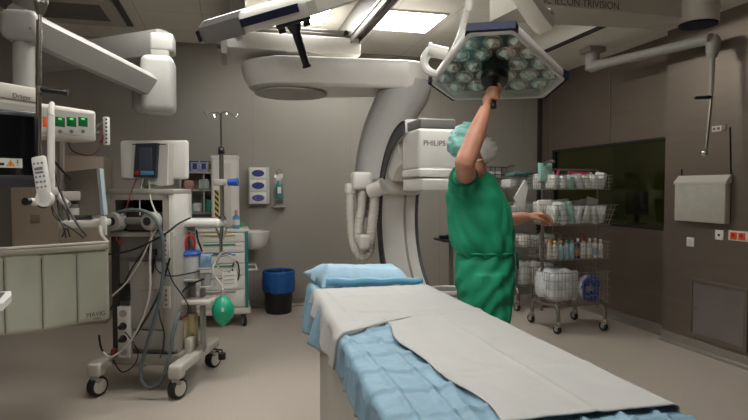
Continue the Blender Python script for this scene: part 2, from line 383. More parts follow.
def hexring(sc, z): return [V3((x*sc, y*sc, z)) for x, y in HEXR]
def lamp(name, label, cat, M, second=False):
    """face looks along local +z"""
    t = thing(name, label, cat, M.translation); R = M.to_3x3().to_4x4()
    def pt(nm, mb, m, par=None, **k): mb.xf(R); return part(nm, mb, m, par or t, **k)
    pt('housing', MB().loft([hexring(.6,-.085),hexring(.86,-.078),hexring(.97,-.062),hexring(1,-.045),hexring(1,-.02),hexring(.98,-.003),hexring(.955,0),hexring(.925,-.002),hexring(.915,-.01),hexring(.905,-.055)]), WHITE, ang=.9)
    pt('reflector_plate', MB().loft([hexring(.9,-.056),hexring(.9,-.05)]), REFLB)
    for i, (k0, k1) in enumerate(((0,1),(2,3),(4,5))):
        a, b = V3(HEX[k0]+(0,)), V3(HEX[k1]+(0,)); e = (b-a).normalized(); n = V3((e.y,-e.x,0)); n = n if n.dot(a) > 0 else -n
        q = [a-e*.018-n*.03, a-e*.006+n*.012, b+e*.006+n*.012, b+e*.018-n*.03]
        m = NAVY if not second else WHITE2
        if second and i == 0:
            q = [V3((-.212,.2,0)),V3((-.122,.362,0)),V3((-.07,.376,0)),V3((.07,.376,0)),V3((.122,.362,0)),V3((.212,.2,0))]; m = MIDGREY
        o = pt('corner_cap', MB().prism([p+V3((0,0,-.052)) for p in q], (0,0,.044)) if not (second and i == 0) else MB().loft([[p*k_+V3((0,0,z_)) for p in q] for k_, z_ in ((.93,-.086),(1,-.066),(1.0,-.016),(.97,.002))]), m)
        if second and i == 0:
            pt('black_tip', MB().prism([V3((-.06,a.y+.008,-.06)),V3((.06,a.y+.008,-.06)),V3((.04,a.y+.032,-.056)),V3((-.04,a.y+.032,-.056))],(0,0,.045)), BLACK, o)
    if second:
        for sx in (1,-1):
            a, b = V3((sx*.206,.196,0)), V3((sx*.335,-.027,0)); n = V3((b-a).normalized()); n = V3((-n.y,n.x,0))*(1 if sx > 0 else -1)
            pt('navy_stripe', MB().prism([a-n*.02+V3((0,0,-.056)),a+n*.006+V3((0,0,-.056)),b+n*.006+V3((0,0,-.056)),b-n*.02+V3((0,0,-.056))],(0,0,.03)), NAVY)
    pts = []
    r0 = .118
    for j in range(-3,4):
        for i in range(-4,5):
            x = i*r0+(j % 2)*r0/2; y = j*r0*.87+.02
            ok = True
            for k in range(6):
                a, b = V3(HEX[k]+(0,)), V3(HEX[(k+1) % 6]+(0,)); e = (b-a).normalized(); n = V3((e.y,-e.x,0)); n = n if n.dot(a) > 0 else -n
                if (V3((x,y,0))-a).dot(n) > -.058: ok = False
            if ok and (x*x+y*y) > .05**2: pts.append((x,y))
    for x, y in pts:
        L = pt('reflector', MB().lathe([(.053,-.05),(.05,-.036),(.036,-.024),(.018,-.017),(.012,-.013),(.001,-.0125)], (x,y,0)), REFL, ang=1.2)
        pt('lens', MB().sphere((x+.012,y+.01,-.02),.012,seg=10,rings=6), CHROME, L)
    if not second: pt('cover_glass', MB().loft([hexring(.912,-.009),hexring(.912,-.007)]), GLASSC)
    else: pt('cover_glass', MB().loft([hexring(.912,-.009),hexring(.912,-.007)]), DKGREY)
    if second:
        h = pt('handle', MB().cyl((0,0,.03),(0,0,.205),.02,.016), BLACK)
        pt('handle_bracket', MB().box((0,0,.012),(.15,.15,.03),bev=.008).box((0,.055,.035),(.03,.03,.03)).box((0,-.055,.035),(.03,.03,.03)).cyl((0,0,.02),(0,0,.06),.035,.024), BLACK, h)
        pt('handle_tip', MB().cyl((0,0,.205),(0,0,.215),.019), RUBBER, h)
    else:
        h = pt('handle', MB().lathe([(.0,.045),(.014,.05),(.0165,.09),(.0165,.185),(.019,.192),(.019,.204),(.0,.206)]), BLACK)
        pt('handle_shield', MB().lathe([(.0,-.004),(.06,-.004),(.074,.006),(.077,.03),(.07,.048),(.02,.054),(0,.054)]), BLACK, h)
    return t
def cs(r, u, b): return (RIGHT*r+UP*u+BACK*b).normalized()
# lamp being adjusted
n1 = cs(-.12,-.94,.31); u1 = cs(.955,-.035,.28); u1 = (u1-n1*u1.dot(n1)).normalized(); v1 = n1.cross(u1)
C1 = P(495,74,3.03)
M1 = Matrix(((u1.x,v1.x,n1.x,C1.x),(u1.y,v1.y,n1.y,C1.y),(u1.z,v1.z,n1.z,C1.z),(0,0,0,1)))
L1 = lamp('surgical_light', 'hexagonal surgical light with many grey reflectors held by the person', 'surgical light', M1)
def w1(x,y,z): return M1 @ V3((x,y,z))
top = P(472,-42,2.75); top.z = ZC
part('suspension_arm', MB().tube([top, P(470,-10,2.85), P(466,12,2.93), P(459,38,3.02), P(446,62,3.12), P(437,74,3.16)], [.026,.02,.017,.016,.016,.014], seg=10, smooth=5), WHITE, L1, True)
part('ceiling_flange', MB().cyl(top, top-V3((0,0,.06)), .11, .07, 24), WHITE2, L1, True)
part('swivel_joint', MB().cyl(P(447,54,3.16), P(430,50,3.16), .036, .036).cyl(P(431,50,3.16), P(428,49.5,3.16), .042), WHITE, L1, True)
part('yoke', MB().tube([P(431,50,3.16),P(425,58,3.17),P(425,66,3.17),P(430,72,3.16),P(441,75,3.14)], [.03,.026,.022,.022,.02], smooth=5).tube([P(458,48,3.12),P(447,58,3.14),P(439,74,3.15)],.012,smooth=4), WHITE, L1, True)
# second lamp, seen on edge
v2 = cs(-.951,-.31,.06); n2 = cs(.33,-.935,-.42); n2 = (n2-v2*n2.dot(v2)).normalized(); u2 = v2.cross(n2)
C2 = P(291.5,17.5,2.38)
M2 = Matrix(((u2.x,v2.x,n2.x,C2.x),(u2.y,v2.y,n2.y,C2.y),(u2.z,v2.z,n2.z,C2.z),(0,0,0,1)))
L2 = lamp('surgical_light', 'surgical light seen on edge with grey tip and black hanging handle', 'surgical light', M2, True)
e = M2 @ V3((0,-.24,-.08)); tp = e+V3((.1,.35,0)); tp.z = ZC
part('suspension_arm', MB().tube([e, e+V3((.06,.1,.15)), e+V3((.1,.3,.28)), V3((tp.x,tp.y,e.z+.45)), tp], .03, seg=12, smooth=5), WHITE, L2, True)
part('ceiling_flange', MB().cyl(tp, tp-V3((0,0,.06)), .11, .07, 24), WHITE2, L2, True)

# ------------------------------------------------------------------ ceiling rails and C-arm
RY0, RY1 = -.6, 6.35
XRL, XRR = .08, 1.21
def rail(X, label):
    t = thing('ceiling_rail', label, 'rail', (X,(RY0+RY1)/2,ZC-.34), 0)
    L = (RY1-RY0)/2
    part('web', MB().span((-.025,-L,.09),(.025,L,.34)), MIDGREY, t)
    part('flange', MB().span((-.06,-L,.05),(.06,L,.09),bev=.006).span((-.05,-L,0),(-.035,L,.06),bev=.004).span((.035,-L,0),(.05,L,.06),bev=.004), SATIN, t)
    part('end_stop', MB().span((-.05,L-.05,.0),(.05,L,.06),bev=.01), DKGREY, t)
    return t
rail(XRL,'left ceiling rail running overhead beside the edge-on surgical light')
rail(XRR,'shiny ceiling rail running overhead between the two lit ceiling lights')
CA = thing('c_arm', 'ceiling-mounted white C-arm imaging machine at the head of the table', 'x-ray machine', (PZ(395,262,0).x, 5.3, 0))
yb = 5.55
zt = lambda y, d: 1.5+(189-y)*d/FPX
# carriage between the rails
part('carriage', MB().span((XRL-.1,yb-.1,2.82),(XRR+.06,yb+.55,2.985),bev=.02), WHITE, CA, True)
part('carriage_rail', MB().span((XRL-.05,yb-.06,2.985),(XRR+.02,yb+.3,3.03),bev=.008).span((XRL-.05,yb-.03,3.03),(XRR+.02,yb+.3,3.07),bev=.008), SATIN, CA, True)
part('end_knob', MB().cyl((XRR-.09,yb-.06,3.03),(XRR-.09,yb-.1,3.03),.024), BLACK, CA, True)
for x in (XRL-.13,):
    part('side_plate', MB().span((x-.02,yb-.02,2.78),(x+.04,yb+.5,3.1),bev=.01), PLGREY, CA, True)
    for zz in (2.86,2.99): part('bolt', MB().cyl((x-.02,yb+.05,zz),(x-.055,yb+.05,zz),.022), DKGREY, CA, True)
# long swivel beam: rounded block with a disc underneath at its left end
dB = 5.5
pa = P(291,74,dB+.25); pb = P(400,72,dB+.25)
zb0, zb1 = zt(88,dB), zt(60.5,dB)
ax = (V3((pb.x,pb.y,0))-V3((pa.x,pa.y,0))).normalized(); nx = V3((-ax.y,ax.x,0))
def capsule(a, b, ra, rb, z, n=14):
    out = []
    for k in range(n+1):
        th = PI/2+PI*k/n; out.append(V3((a.x,a.y,z))+ax*(ra*math.cos(th))+nx*(ra*math.sin(th)))
    for k in range(n+1):
        th = -PI/2+PI*k/n; out.append(V3((b.x,b.y,z))+ax*(rb*math.cos(th))+nx*(rb*math.sin(th)))
    return out
part('swivel_beam', MB().loft([capsule(pa,pb,.36,.26,zb0),capsule(pa,pb,.42,.28,zb0+.03),capsule(pa,pb,.47,.29,zb0+.12),capsule(pa,pb,.5,.3,zb1-.04),capsule(pa,pb,.49,.29,zb1-.01),capsule(pa,pb,.46,.27,zb1)]), WHITE, CA, True)
part('swivel_disc', MB().lathe([(.3,0),(.37,-.012),(.37,-.02),(.36,-.028),(.0,-.03)],(pa.x,pa.y,zb0+.002),seg=48), PLGREY, CA, True)
part('mount_block', MB().cyl((pa.x+.35,yb+.25,zb1-.02),(pa.x+.35,yb+.25,2.83),.3,.34,32), WHITE2, CA, True)
# curved hanging arm
def sweep(path, wr, wl, lat=RIGHT, n=20, pw=3.2):
    rings = []; pts = path
    for i, p in enumerate(pts):
        d = (pts[min(i+1,len(pts)-1)]-pts[max(i-1,0)]).normalized()
        u = (lat-d*lat.dot(d)).normalized(); v = d.cross(u)
        a, b = wr[i], wl[i]
        ring = []
        for k in range(n):
            th = 2*PI*k/n; c, s_ = math.cos(th), math.sin(th); f = (abs(c)**pw+abs(s_)**pw)**(-1/pw)
            ring.append(p+u*(a*c*f)+v*(b*s_*f))
        rings.append(ring)
    return rings
dA = 5.72
ctrl = [P(407,82,dA),P(405,92,dA),P(394,112,dA),P(383,134,dA-.02),P(375,158,dA-.06),P(371,180,dA-.1),P(371,200,dA-.15),P(374,212,dA-.2)]
path = cr(ctrl,4); N = len(path)
ip = lambda arr, i: arr[min(len(arr)-1,int(i*(len(arr)-1)/(N-1)))]*(1-(i*(len(arr)-1)/(N-1))%1)+arr[min(len(arr)-1,int(i*(len(arr)-1)/(N-1))+1)]*((i*(len(arr)-1)/(N-1))%1)
wr = [ip([.25,.25,.235,.21,.185,.165,.14,.1],i) for i in range(N)]; wl = [ip([.22,.22,.22,.2,.18,.17,.15,.1],i) for i in range(N)]
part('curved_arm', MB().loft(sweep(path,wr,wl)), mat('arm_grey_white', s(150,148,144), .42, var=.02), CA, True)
# the C itself, in a vertical plane that comes towards the camera and a little to the right
hd = V3((RIGHT*.27+HF*(-.963))); hd.z = 0; hd.normalize(); ad = V3((hd.y,-hd.x,0)); ad = ad if ad.dot(RIGHT) > 0 else -ad
RC = .80; sp = P(396,210,5.38); OC = V3((sp.x,sp.y,1.235))+hd*RC
def arc(r, a0, a1, n, off): return [OC+hd*(-r*math.cos(t_))+V3((0,0,r*math.sin(t_)))+ad*off for t_ in [a0+(a1-a0)*k/n for k in range(n+1)]]
A0, A1 = math.radians(-88), math.radians(86)
def arcbody(r0, r1, h0, h1, n=48):
    rings = []
    for k in range(n+1):
        t_ = A0+(A1-A0)*k/n; e = hd*(-math.cos(t_))+V3((0,0,math.sin(t_)))
        rings.append([OC+e*r0+ad*h0, OC+e*r0+ad*h1, OC+e*(r1-.02)+ad*h1, OC+e*r1+ad*(h1-.02), OC+e*r1+ad*(h0+.02), OC+e*(r1-.02)+ad*h0])
    return rings
part('c_arc', MB().loft(arcbody(.73,.84,-.165,.165)), WHITE, CA, True)
part('edge_rail', MB().loft(arcbody(.715,.825,.165,.19)), DKGREY, CA, True)
part('edge_rail', MB().loft(arcbody(.715,.825,-.178,-.165)), DKGREY, CA, True)
part('inner_seam', MB().loft(arcbody(.725,.735,.06,.066)), PLGREY, CA, True)
ns_ = []
for k in range(13):
    t_ = math.radians(-14+27*k/12); e = hd*(-math.cos(t_))+V3((0,0,math.sin(t_))); ns_.append([OC+e*.72+ad*.17,OC+e*.72+ad*.195,OC+e*.80+ad*.195,OC+e*.80+ad*.17])
part('navy_strip', MB().loft(ns_), NAVY, CA, True)
# collar that carries the C
c0 = sp+V3((0,0,(210-186)*5.38/FPX))-hd*.02; c0.z = zt(186,5.3)
Rc = Matrix((( ad.x,-hd.x,0),(ad.y,-hd.y,0),(0,0,1)))
part('collar', MB().box(c0+hd*.03,(.40,.36,.17),Rc,bev=.05,seg=4), WHITE2, CA, True)
part('collar_link', MB().cyl(c0-hd*.2,P(374,200,dA-.15),.11,.12,20), WHITE2, CA, True)
# detector head
dc = P(429,150,4.55)
zA, zB, zC_, zD, zE = zt(119,4.4), zt(129,4.4), zt(170,4.4), zt(179,4.4), zt(191,4.4)
def db(dz0, dz1, wd, dp, mt, nm, bev=.03, off=0):
    return part(nm, MB().box(V3((dc.x,dc.y,(dz0+dz1)/2))+hd*off,(wd,dp,dz1-dz0),Rc,bev=bev,seg=4), mt, CA, True)
db(zB-.002,zA,.3,.38,MIDGREY,'top_band',.015)
db(zC_,zB,.33,.4,WHITE,'detector_housing',.03)
db(zC_-.055,zC_+.01,.33,.42,WHITE,'detector_neck',.015,.01)
part('flat_detector', MB().box(V3((dc.x,dc.y,(zE+zD)/2))+hd*.02+ad*.015,(.335,.46,zD-zE),Rc,bev=.012,seg=4), WHITE, CA, True)
g = dc+hd*.2
fm = frame((0,0,0), ad, (0,0,1)); 
ft = V3((dc.x,dc.y,zt(143.5,4.36)))+hd*.2015-ad*.033
lettering('PHILIPS', .058, frame(ft, ad, (0,0,1)), DKGREY, CA)
# shroud that joins arc and housing
part('arc_shroud', MB().loft(sweep(cr([OC+hd*(-.70*math.cos(t_))+V3((0,0,.70*math.sin(t_))) for t_ in (.6,.75,.9,1.02,1.15)],4),[.15]*17,[.1+.006*k for k in range(17)],ad,16,5)), WHITE, CA, True)
# x-ray tube at the lower end
tb = OC+V3((0,0,-.74))
part('tube_housing', MB().box(tb,(.36,.42,.26),Rc,bev=.05,seg=3), WHITE, CA, True); part('collimator', MB().box(tb+V3((0,0,.14)),(.24,.24,.05),Rc,bev=.015), MIDGREY, CA, True)
# hoses
def hose(nm, px, r, m=WHITE2, ribs=True):
    pts = cr(px,14); rr = [r*(1+.07*math.sin(i*1.9)) for i in range(len(pts))] if ribs else r
    part(nm, MB().tube(pts, rr, seg=12), m, CA, True)
hose('hose',[P(350,190,5.3),P(350,214,5.28),P(352,238,5.25),P(357,253,5.22),P(364,257,5.2),P(370,250,5.2),P(371,236,5.2)],.038)
hose('hose',[P(362,186,5.32),P(362,205,5.28),P(359,223,5.24),P(359,238,5.2),P(364,246,5.17)],.044)
hose('hose',[P(375,192,5.2),P(374,209,5.17),P(372,226,5.14),P(370,240,5.14),P(366,247,5.15)],.044)
for p_, sz in ((P(350,189,5.3),(.1,.1,.11)),(P(361,181,5.3),(.19,.14,.17)),(P(364,242,5.12),(.1,.1,.14))):
    part('hose_connector', MB().box(p_,sz,Rc,bev=.03,seg=3), WHITE, CA, True)
part('knob', MB().cyl(P(371,192,5.2),P(384,186,5.12),.075,.07,20), WHITE, CA, True)

# ------------------------------------------------------------------ supply arms on the right
t = thing('ceiling_pendant', 'wide pale ceiling arm with dark lettering and round hub at top right', 'ceiling arm', P(697,20,4.0))
a, b = P(535,2,3.55), P(690,14,4.05); zz0 = a.z-.02
d_ = V3((b.x-a.x,b.y-a.y,0)).normalized(); n_ = V3((-d_.y,d_.x,0))
fa, fb = P(543,5.5,3.55), P(684,17.5,4.0)
poly = lambda z1_, z2_, w0, w1: [fa+V3((0,0,z1_)), fb+V3((0,0,z1_)), fb+V3((0,0,z2_)), fa+V3((0,0,z2_))]
f0 = poly(0,.24,0,0); up_ = [p+n_*.42 for p in f0]
part('beam', MB().loft([[f0[0]-d_*.12,f0[1],f0[2],f0[3]-d_*.12],[f0[0]+n_*.42-d_*.12,f0[1]+n_*.3,f0[2]+n_*.3,f0[3]+n_*.42-d_*.12]]), mat('pale_grey_enamel', s(186,182,172), .4, var=.02), t, True)
hb = P(698,24,4.02); 
part('hub', MB().cyl(hb,V3((hb.x,hb.y,ZC)),.135,.135,32).cyl(hb+V3((0,0,.1)),hb+V3((0,0,.115)),.14,.14,32), WHITE2, t, True)
part('hub_opening', MB().cyl(hb+V3((0,0,.001)),hb-V3((0,0,.012)),.128,.124,32), NAVY, t, True)
ft = (fa+V3((0,0,.035))).lerp(fb+V3((0,0,.035)),.25)-n_*.002
lettering('SC ILCON TRIVISION', .068, frame(ft, fb-fa, (0,0,1)), DKGREY, t)
# white tube of another arm beside the lamp
t = thing('camera_pendant', 'slanted white tube with dark round end, hanging above the hexagonal lamp', 'ceiling arm', P(545,22,3.3))
tp = P(513,-22,2.85)
part('tube', MB().loft(sweep([P(544,24,3.3),P(536,14,3.2),P(524,-4,3.02),tp],[.062,.062,.058,.055],[.055]*4,RIGHT,16,3.5)), WHITE2, t, True)
part('end_face', MB().cyl(P(546,20,3.3),P(548.5,20.5,3.29),.066,.062,20), WHITE2, t, True)
part('end_opening', MB().cyl(P(548.4,20.5,3.29),P(549.2,20.7,3.288),.047,.047,20), HOLE, t, True)
q = V3((tp.x,tp.y,ZC)); part('drop_tube', MB().cyl(tp-V3((0,0,.03)),q,.05,.05,16), WHITE2, t, True)
# slim jointed arm with hanging rod near the steel wall
j0 = PZ(592.5,48,3.05); j1 = V3((j0.x,j0.y,2.87)); e1 = P(711,39,4.8)
t = thing('jointed_pendant', 'slim pale jointed arm with a thin hanging rod before the steel wall', 'ceiling arm', j0)
part('mount', MB().box(j0-V3((0,0,.03)),(.2,.2,.06),bev=.01).cyl(j0,j1-V3((0,0,.06)),.075,.075,20), PLGREY, t, True)
part('arm', MB().tube([j1-V3((0,0,.02)),j1.lerp(e1,.12)-V3((0,0,.02)),j1.lerp(e1,.9),e1],[.07,.05,.045,.05],seg=12), PLGREY, t, True)
e2 = P(712.5,52,4.8)
part('elbow', MB().tube([e1,P(713,42,4.8),e2,P(712.5,58,4.8)],[.055,.06,.05,.03],seg=12,smooth=3), PLGREY, t, True)
e3 = P(706,150,4.8)
part('rod', MB().tube([P(712.5,56,4.8),P(711,100,4.8),e3],.014,seg=8), SATIN, t, True)
part('rod_end', MB().sphere(P(704.5,153,4.8),.032), CHROME, t, True)
part('grip', MB().cyl(P(695,98,4.78),P(711,97,4.8),.013,.014), BLACK, t, True)
part('sleeve', MB().tube([P(712.3,58,4.79),P(711,94,4.79)],.022), PLGREY, t, True)
# ------------------------------------------------------------------ operating table and its covers
def xl0(y): return .375+.085*max(0,(y-1.4)/1.7)
TX0, TX1, TY0, TY1, TZ = .405, 1.09, .6, 3.42, .935
t = thing('operating_table', 'operating table with pale boxy pedestal under white and blue covers', 'table', (.75,1.7,0))
part('pedestal', MB().span((.418,.95,.03),(1.05,2.72,.80),bev=.03,seg=3), mat('pedestal_grey', s(176,170,160), .5, var=.02), t, True)
part('plinth', MB().span((.46,1.0,0),(1.02,2.55,.04)), DKGREY, t, True)
part('top_frame', MB().span((.44,.65,.8),(1.06,3.38,.85),bev=.01), SATIN, t, True)
part('mattress', MB().prism([(xl0(TY0)+.02,TY0+.01,.85),(TX1-.012,TY0+.01,.85),(TX1-.012,TY1-.01,.85),(xl0(TY1)+.02,TY1-.01,.85),(xl0(1.4)+.02,1.4,.85)],(0,0,TZ-.008-.85)), DKGREY, t, True)
BLUED = mat('blue_nonwoven', s(124,156,174), .6, var=.08, scale=22, bump=.25, bscale=45)
BLUEP = mat('pale_blue_nonwoven', s(148,180,200), .6, var=.05, scale=12, bump=.25, bscale=35)
WHITED = mat('white_absorbent_sheet', s(176,175,172), .75, var=.025, scale=10, bump=.18, bscale=30)
def crease(v, period, off, wd):
    f = (v-off)/period; f = abs(f-round(f))*period; return max(0, 1-f/wd)
def sheet(name, uv, nu, nv, m, label, cat, thick=.004):
    o = solo(name, MB().grid(uv, nu, nv), m, label, cat, ang=3.0); return solidify(o, thick, 1)
def xl0(y): return .375+.085*max(0,(y-1.4)/1.7)
def cross(q, yy, drop, xr, zoff, seed, wob=.012):
    """q = 0 at the left hem, 1 at the right end; returns the point of a cloth lying over the left edge"""
    TX0 = xl0(yy); total = drop+.03+(xr-TX0); L = q*total
    if L < drop:
        k = (drop-L); x = TX0-.012-zoff-wob*(k/max(drop,.01))*(1+noise.noise(V3((yy*7,seed,0)))*1.4)+.004*math.sin(yy*23+seed); z = TZ-.02-k+zoff
    elif L < drop+.03:
        a = (L-drop)/.03*PI/2; x = TX0-.012-zoff+.02*(1-math.cos(a))+.0; z = TZ-.02+(.02+zoff*.0)*math.sin(a)+zoff
    else: x = TX0+.008-zoff+(L-drop-.03); z = TZ+zoff
    return x, z
def blue(u, v):
    y = .72+u*1.52
    drop = .10+.03*noise.noise(V3((y*3.1,2.2,0)))+.05*max(0,(y-2.02)/.22)*0
    x, z = cross(v, y, drop, 1.12, .002, 1.3)
    if v > .965: z -= (v-.965)*1.6; x = min(x, 1.10)
    lx = .60+.018*math.sin(y*6)+.01*math.sin(y*15+1)
    c = .011*crease(x,.1,.43+.012*math.sin(y*5),.013)+.011*crease(y,.17,.1+.006*math.sin(x*20),.013)+.006*noise.noise(V3((x*16,y*11,3)))+.005*noise.noise(V3((x*6,y*7,1)))
    c += .012*max(0, 1-abs(x-.585-.015*math.sin(y*9))/.03)*(.5+.5*math.sin(y*5+1))
    if x > lx+.03 and y > 1.2: c *= .12
    elif y > 2.3: c *= .12
    return V3((x+(-c if z < TZ-.02 else 0), y, z+(c if z >= TZ-.02 else 0)+.002))
sheet('blue_drape', blue, 230, 130, BLUED, 'creased blue drape hanging along the near left edge of the table, under the white sheet', 'drape', .002)
def bluehead(u, v):
    y = 2.5+u*.86
    drop = .17+.03*noise.noise(V3((y*4,7.7,0)))
    x, z = cross(v, y, drop, 1.1, .003, 4.4, .03)
    c = .006*noise.noise(V3((x*9,y*9+z*8,6)))+.004*crease(y,.15,.05,.012)
    return V3((x-(abs(c)+.004 if z < TZ-.015 else 0)-.006, y, z+(c*.6 if z >= TZ-.015 else 0)))
sheet('blue_drape', bluehead, 60, 70, BLUED, 'blue drape hanging off the head end of the table, below the pillow', 'drape', .002)
def white(u, v):
    y = 1.17+u*1.83-.02*(v-.5)
    lx = .60+.018*math.sin(y*6)+.01*math.sin(y*15+1)      # left hem on the top, nearer part
    k = 1 if y > 2.26 else 0
    drop = (.105+.03*noise.noise(V3((y*5,1.7,0)))+.03*max(0,1-abs(y-2.32)/.2))*k
    drop *= 1-.55*max(0,min(1,(y-2.62)/.3))
    if k > 0.001:
        full = drop+.03+(1.115-xl0(y)); start = (1-k)*(lx-xl0(y)+.03)
        L = start+(full-start)*v; x, z = cross(L/full, y, drop, 1.115, .009, 2.1, .02)
    else:
        x = lx+(1.115-lx)*v; z = TZ+.009
    if k > 0 and x < lx: y -= .2*min(1,(lx-x)/(lx-xl0(y)))*max(0,min(1,(2.95-y)/.65))
    if x > 1.075: z -= (x-1.075)**2*22
    c = .003*noise.noise(V3((x*5,y*4,9)))+.0022*noise.noise(V3((x*14,y*9,4)))
    c += .0035*crease(y,.62,.28,.012)+.003*crease(x,.36,.86,.012)
    c += .007*max(0,1-abs(y-2.36+.14*(x-.75))/.028)*(1 if x > .55 else 0)
    if z < TZ: return V3((x-abs(c)*2-.006, y, z+.004))
    return V3((x, y, z+c+.012))
sheet('white_sheet', white, 150, 70, WHITED, 'large white absorbent sheet lying over the operating table', 'sheet', .003)
# pillow wrapped in pale blue
pc = [P(319,283,3.16), P(408,279,3.2)]
px0, px1 = .485, 1.02
def pil(top):
    def f(u, v):
        x = px0+u*(px1-px0); y = 3.1+v*.30-.02*u
        e = min(1, min(u,1-u)*9)**.6*min(1, min(v,1-v)*5)**.5
        z = TZ+.014+(.108*e*(1+.10*noise.noise(V3((x*7,y*7,0)))-.22*u) if top else 0)
        if u < .12 and v > .5: x -= (.12-u)*.55*(v-.5)*2; z += (.12-u)*.45*(v-.5)*2
        return V3((x, y-.02*(1-e), z+(.006*noise.noise(V3((x*18,y*12,5))) if top else 0)))
    return f
bm = MB(); n_u, n_v = 46, 26
ft_, fb_ = pil(True), pil(False)
bm.grid(ft_, n_u, n_v).grid(lambda u, v: fb_(u,v)-V3((0,0,.002)), n_u, n_v)
bmesh.ops.remove_doubles(bm.bm, verts=bm.bm.verts, dist=.0025)
po = solo('pillow', bm, BLUEP, 'flat pillow in a pale blue wrapper at the head of the table', 'pillow', ang=3)
def flap(u, v):
    x = px0+.03+u*.56; y = 3.09-.02*u-.012*v; z = TZ+.018+v*.05*(1-.3*u)+.004*math.sin(u*19)
    return V3((x, y-.012*math.sin(v*PI), z))
sheet('pillow_fold', flap, 30, 6, mat('bright_blue_fold', s(128,182,210), .5, bump=.2), 'folded brighter blue front edge of the pillow wrapper', 'fold', .003)
bpy.data.objects['pillow_fold'].parent = po
bpy.data.objects['pillow_fold'].location -= po.location
for k in ('label','category'): del bpy.data.objects['pillow_fold'][k]
bpy.data.objects['pillow_fold']['label'] = 'brighter blue folded front edge'

# ------------------------------------------------------------------ the person
DP = 3.18; K = DP/FPX
o_ = P(485,189,DP); ORG = V3((o_.x,o_.y,0))
FF = V3((RIGHT.x,RIGHT.y,0)); LL = HF
def H(f, l, z): return ORG+FF*f+LL*l+V3((0,0,z))
def hp(px, py, l=0.):                                   # a point by its side view
    d = DP+l; return P(px, py, d)
def zz(y, l=0): return 1.5-(y-189)*(DP+l)/FPX
PER = thing('person', 'person in green scrubs, teal cap and white mask reaching up to the lamp handle', 'person', ORG)
def ell(px0, px1, y, hl, l0=0, n=24, pw=2.3, lean=0):
    """ring of the trunk from its side-view extent"""
    f0 = (px0-485)*K; f1 = (px1-485)*K; c = (f0+f1)/2; a = (f1-f0)/2; z = zz(y)
    out = []
    for k in range(n):
        th = 2*PI*k/n; cc, ss = math.cos(th), math.sin(th); q = (abs(cc)**pw+abs(ss)**pw)**(-1/pw)
        out.append(H(c+a*cc*q, l0+hl*ss*q, z+lean*ss))
    return out
def remesh(o, vox, it=6, fac=.5):
    r = o.modifiers.new('merge', 'REMESH'); r.mode = 'VOXEL'; r.voxel_size = vox; r.use_smooth_shade = True
    m = o.modifiers.new('soften', 'SMOOTH'); m.iterations = it; m.factor = fac
    return o
def bake(o):
    dg = bpy.context.evaluated_depsgraph_get(); me = bpy.data.meshes.new_from_object(o.evaluated_get(dg))
    old = o.data; o.modifiers.clear(); o.data = me; me.name = o.name; me.shade_smooth(); return o
def wrinkle(o, amp, scale, dirn=1.6):
    me = o.data
    for v in me.vertices:
        p = v.co; n = noise.noise(V3((p.x*scale, p.y*scale, p.z*scale*.45)))+.5*noise.noise(V3((p.x*scale*2.3+5, p.y*scale*2.3, p.z*scale*.9+p.x*8)))
        f = p.dot(FF); q = noise.noise(V3((p.x*5+3,p.y*5,p.z*2.5)))
        fold = math.sin((f*dirn+p.z)*46+q*7)*(.35+.65*max(0,noise.noise(V3((p.x*4,p.y*4+7,p.z*3)))+.3))
        ver = math.sin(p.dot(LL)*38+f*52+q*6)*.5
        v.co = p+v.normal*(n*amp*.3+fold*amp*.5+ver*amp*.4)
    return o
# body: one continuous surface
b = MB()
def tp(pts, rr, seg=14, sm=4): b.tube(pts, rr, seg=seg, smooth=sm)
b.loft([ell(464,511,262,.15),ell(462,511,250,.145),ell(460,502,230,.14),ell(459,498,208,.15),ell(459,493,190,.155),ell(461,488.5,178,.14),ell(464,485,170,.095),ell(466,486,164,.06)])
tp([H(-.055,0,zz(172)),H(-.05,0,zz(162)),H(-.052,0,zz(150))],[.062,.056,.054])
Rt = Matrix.Rotation(math.radians(-24), 4, LL)          # head tipped back
def hd_(f, l, z): return H(-.056,0,zz(146.5)) + (Rt @ (FF*f+LL*l+V3((0,0,z))))*.93
RB = Matrix(((FF.x,LL.x,0),(FF.y,LL.y,0),(0,0,1))).to_4x4()
b.sphere(hd_(-.008,0,.025),(.091,.071,.092),Rt @ RB,28,18)
b.sphere(hd_(.028,0,-.045),(.057,.054,.07),Rt @ RB,24,16)
tp([hd_(.082,0,.02),hd_(.106,0,-.022),hd_(.098,0,-.032)],[.011,.016,.012])
b.sphere(hd_(.082,0,-.06),(.016,.026,.007),Rt @ RB); b.sphere(hd_(.08,0,-.074),(.015,.023,.008),Rt @ RB); b.sphere(hd_(.072,0,-.1),(.02,.024,.018),Rt @ RB)
for sgn in (1,-1):
    b.sphere(hd_(-.005,sgn*.079,-.005),(.02,.008,.034),Rt @ RB); b.tube([hd_(.086,sgn*.012,.032),hd_(.084,sgn*.034,.037),hd_(.07,sgn*.052,.03)],.008,seg=8)
# right arm raised (near side)
SH = P(467,184,3.03); EL = P(465,163,2.86); WR = P(486,108,2.93)
fore = lambda t_: EL.lerp(WR,t_)
tp([H(-.06,-.10,zz(180)),SH,SH.lerp(EL,.5)+V3((0,0,-.004)),EL],[.06,.056,.054,.051])
tp([SH.lerp(EL,.8),EL,fore(.2),fore(.45),fore(.75),WR],[.052,.052,.052,.05,.04,.029])
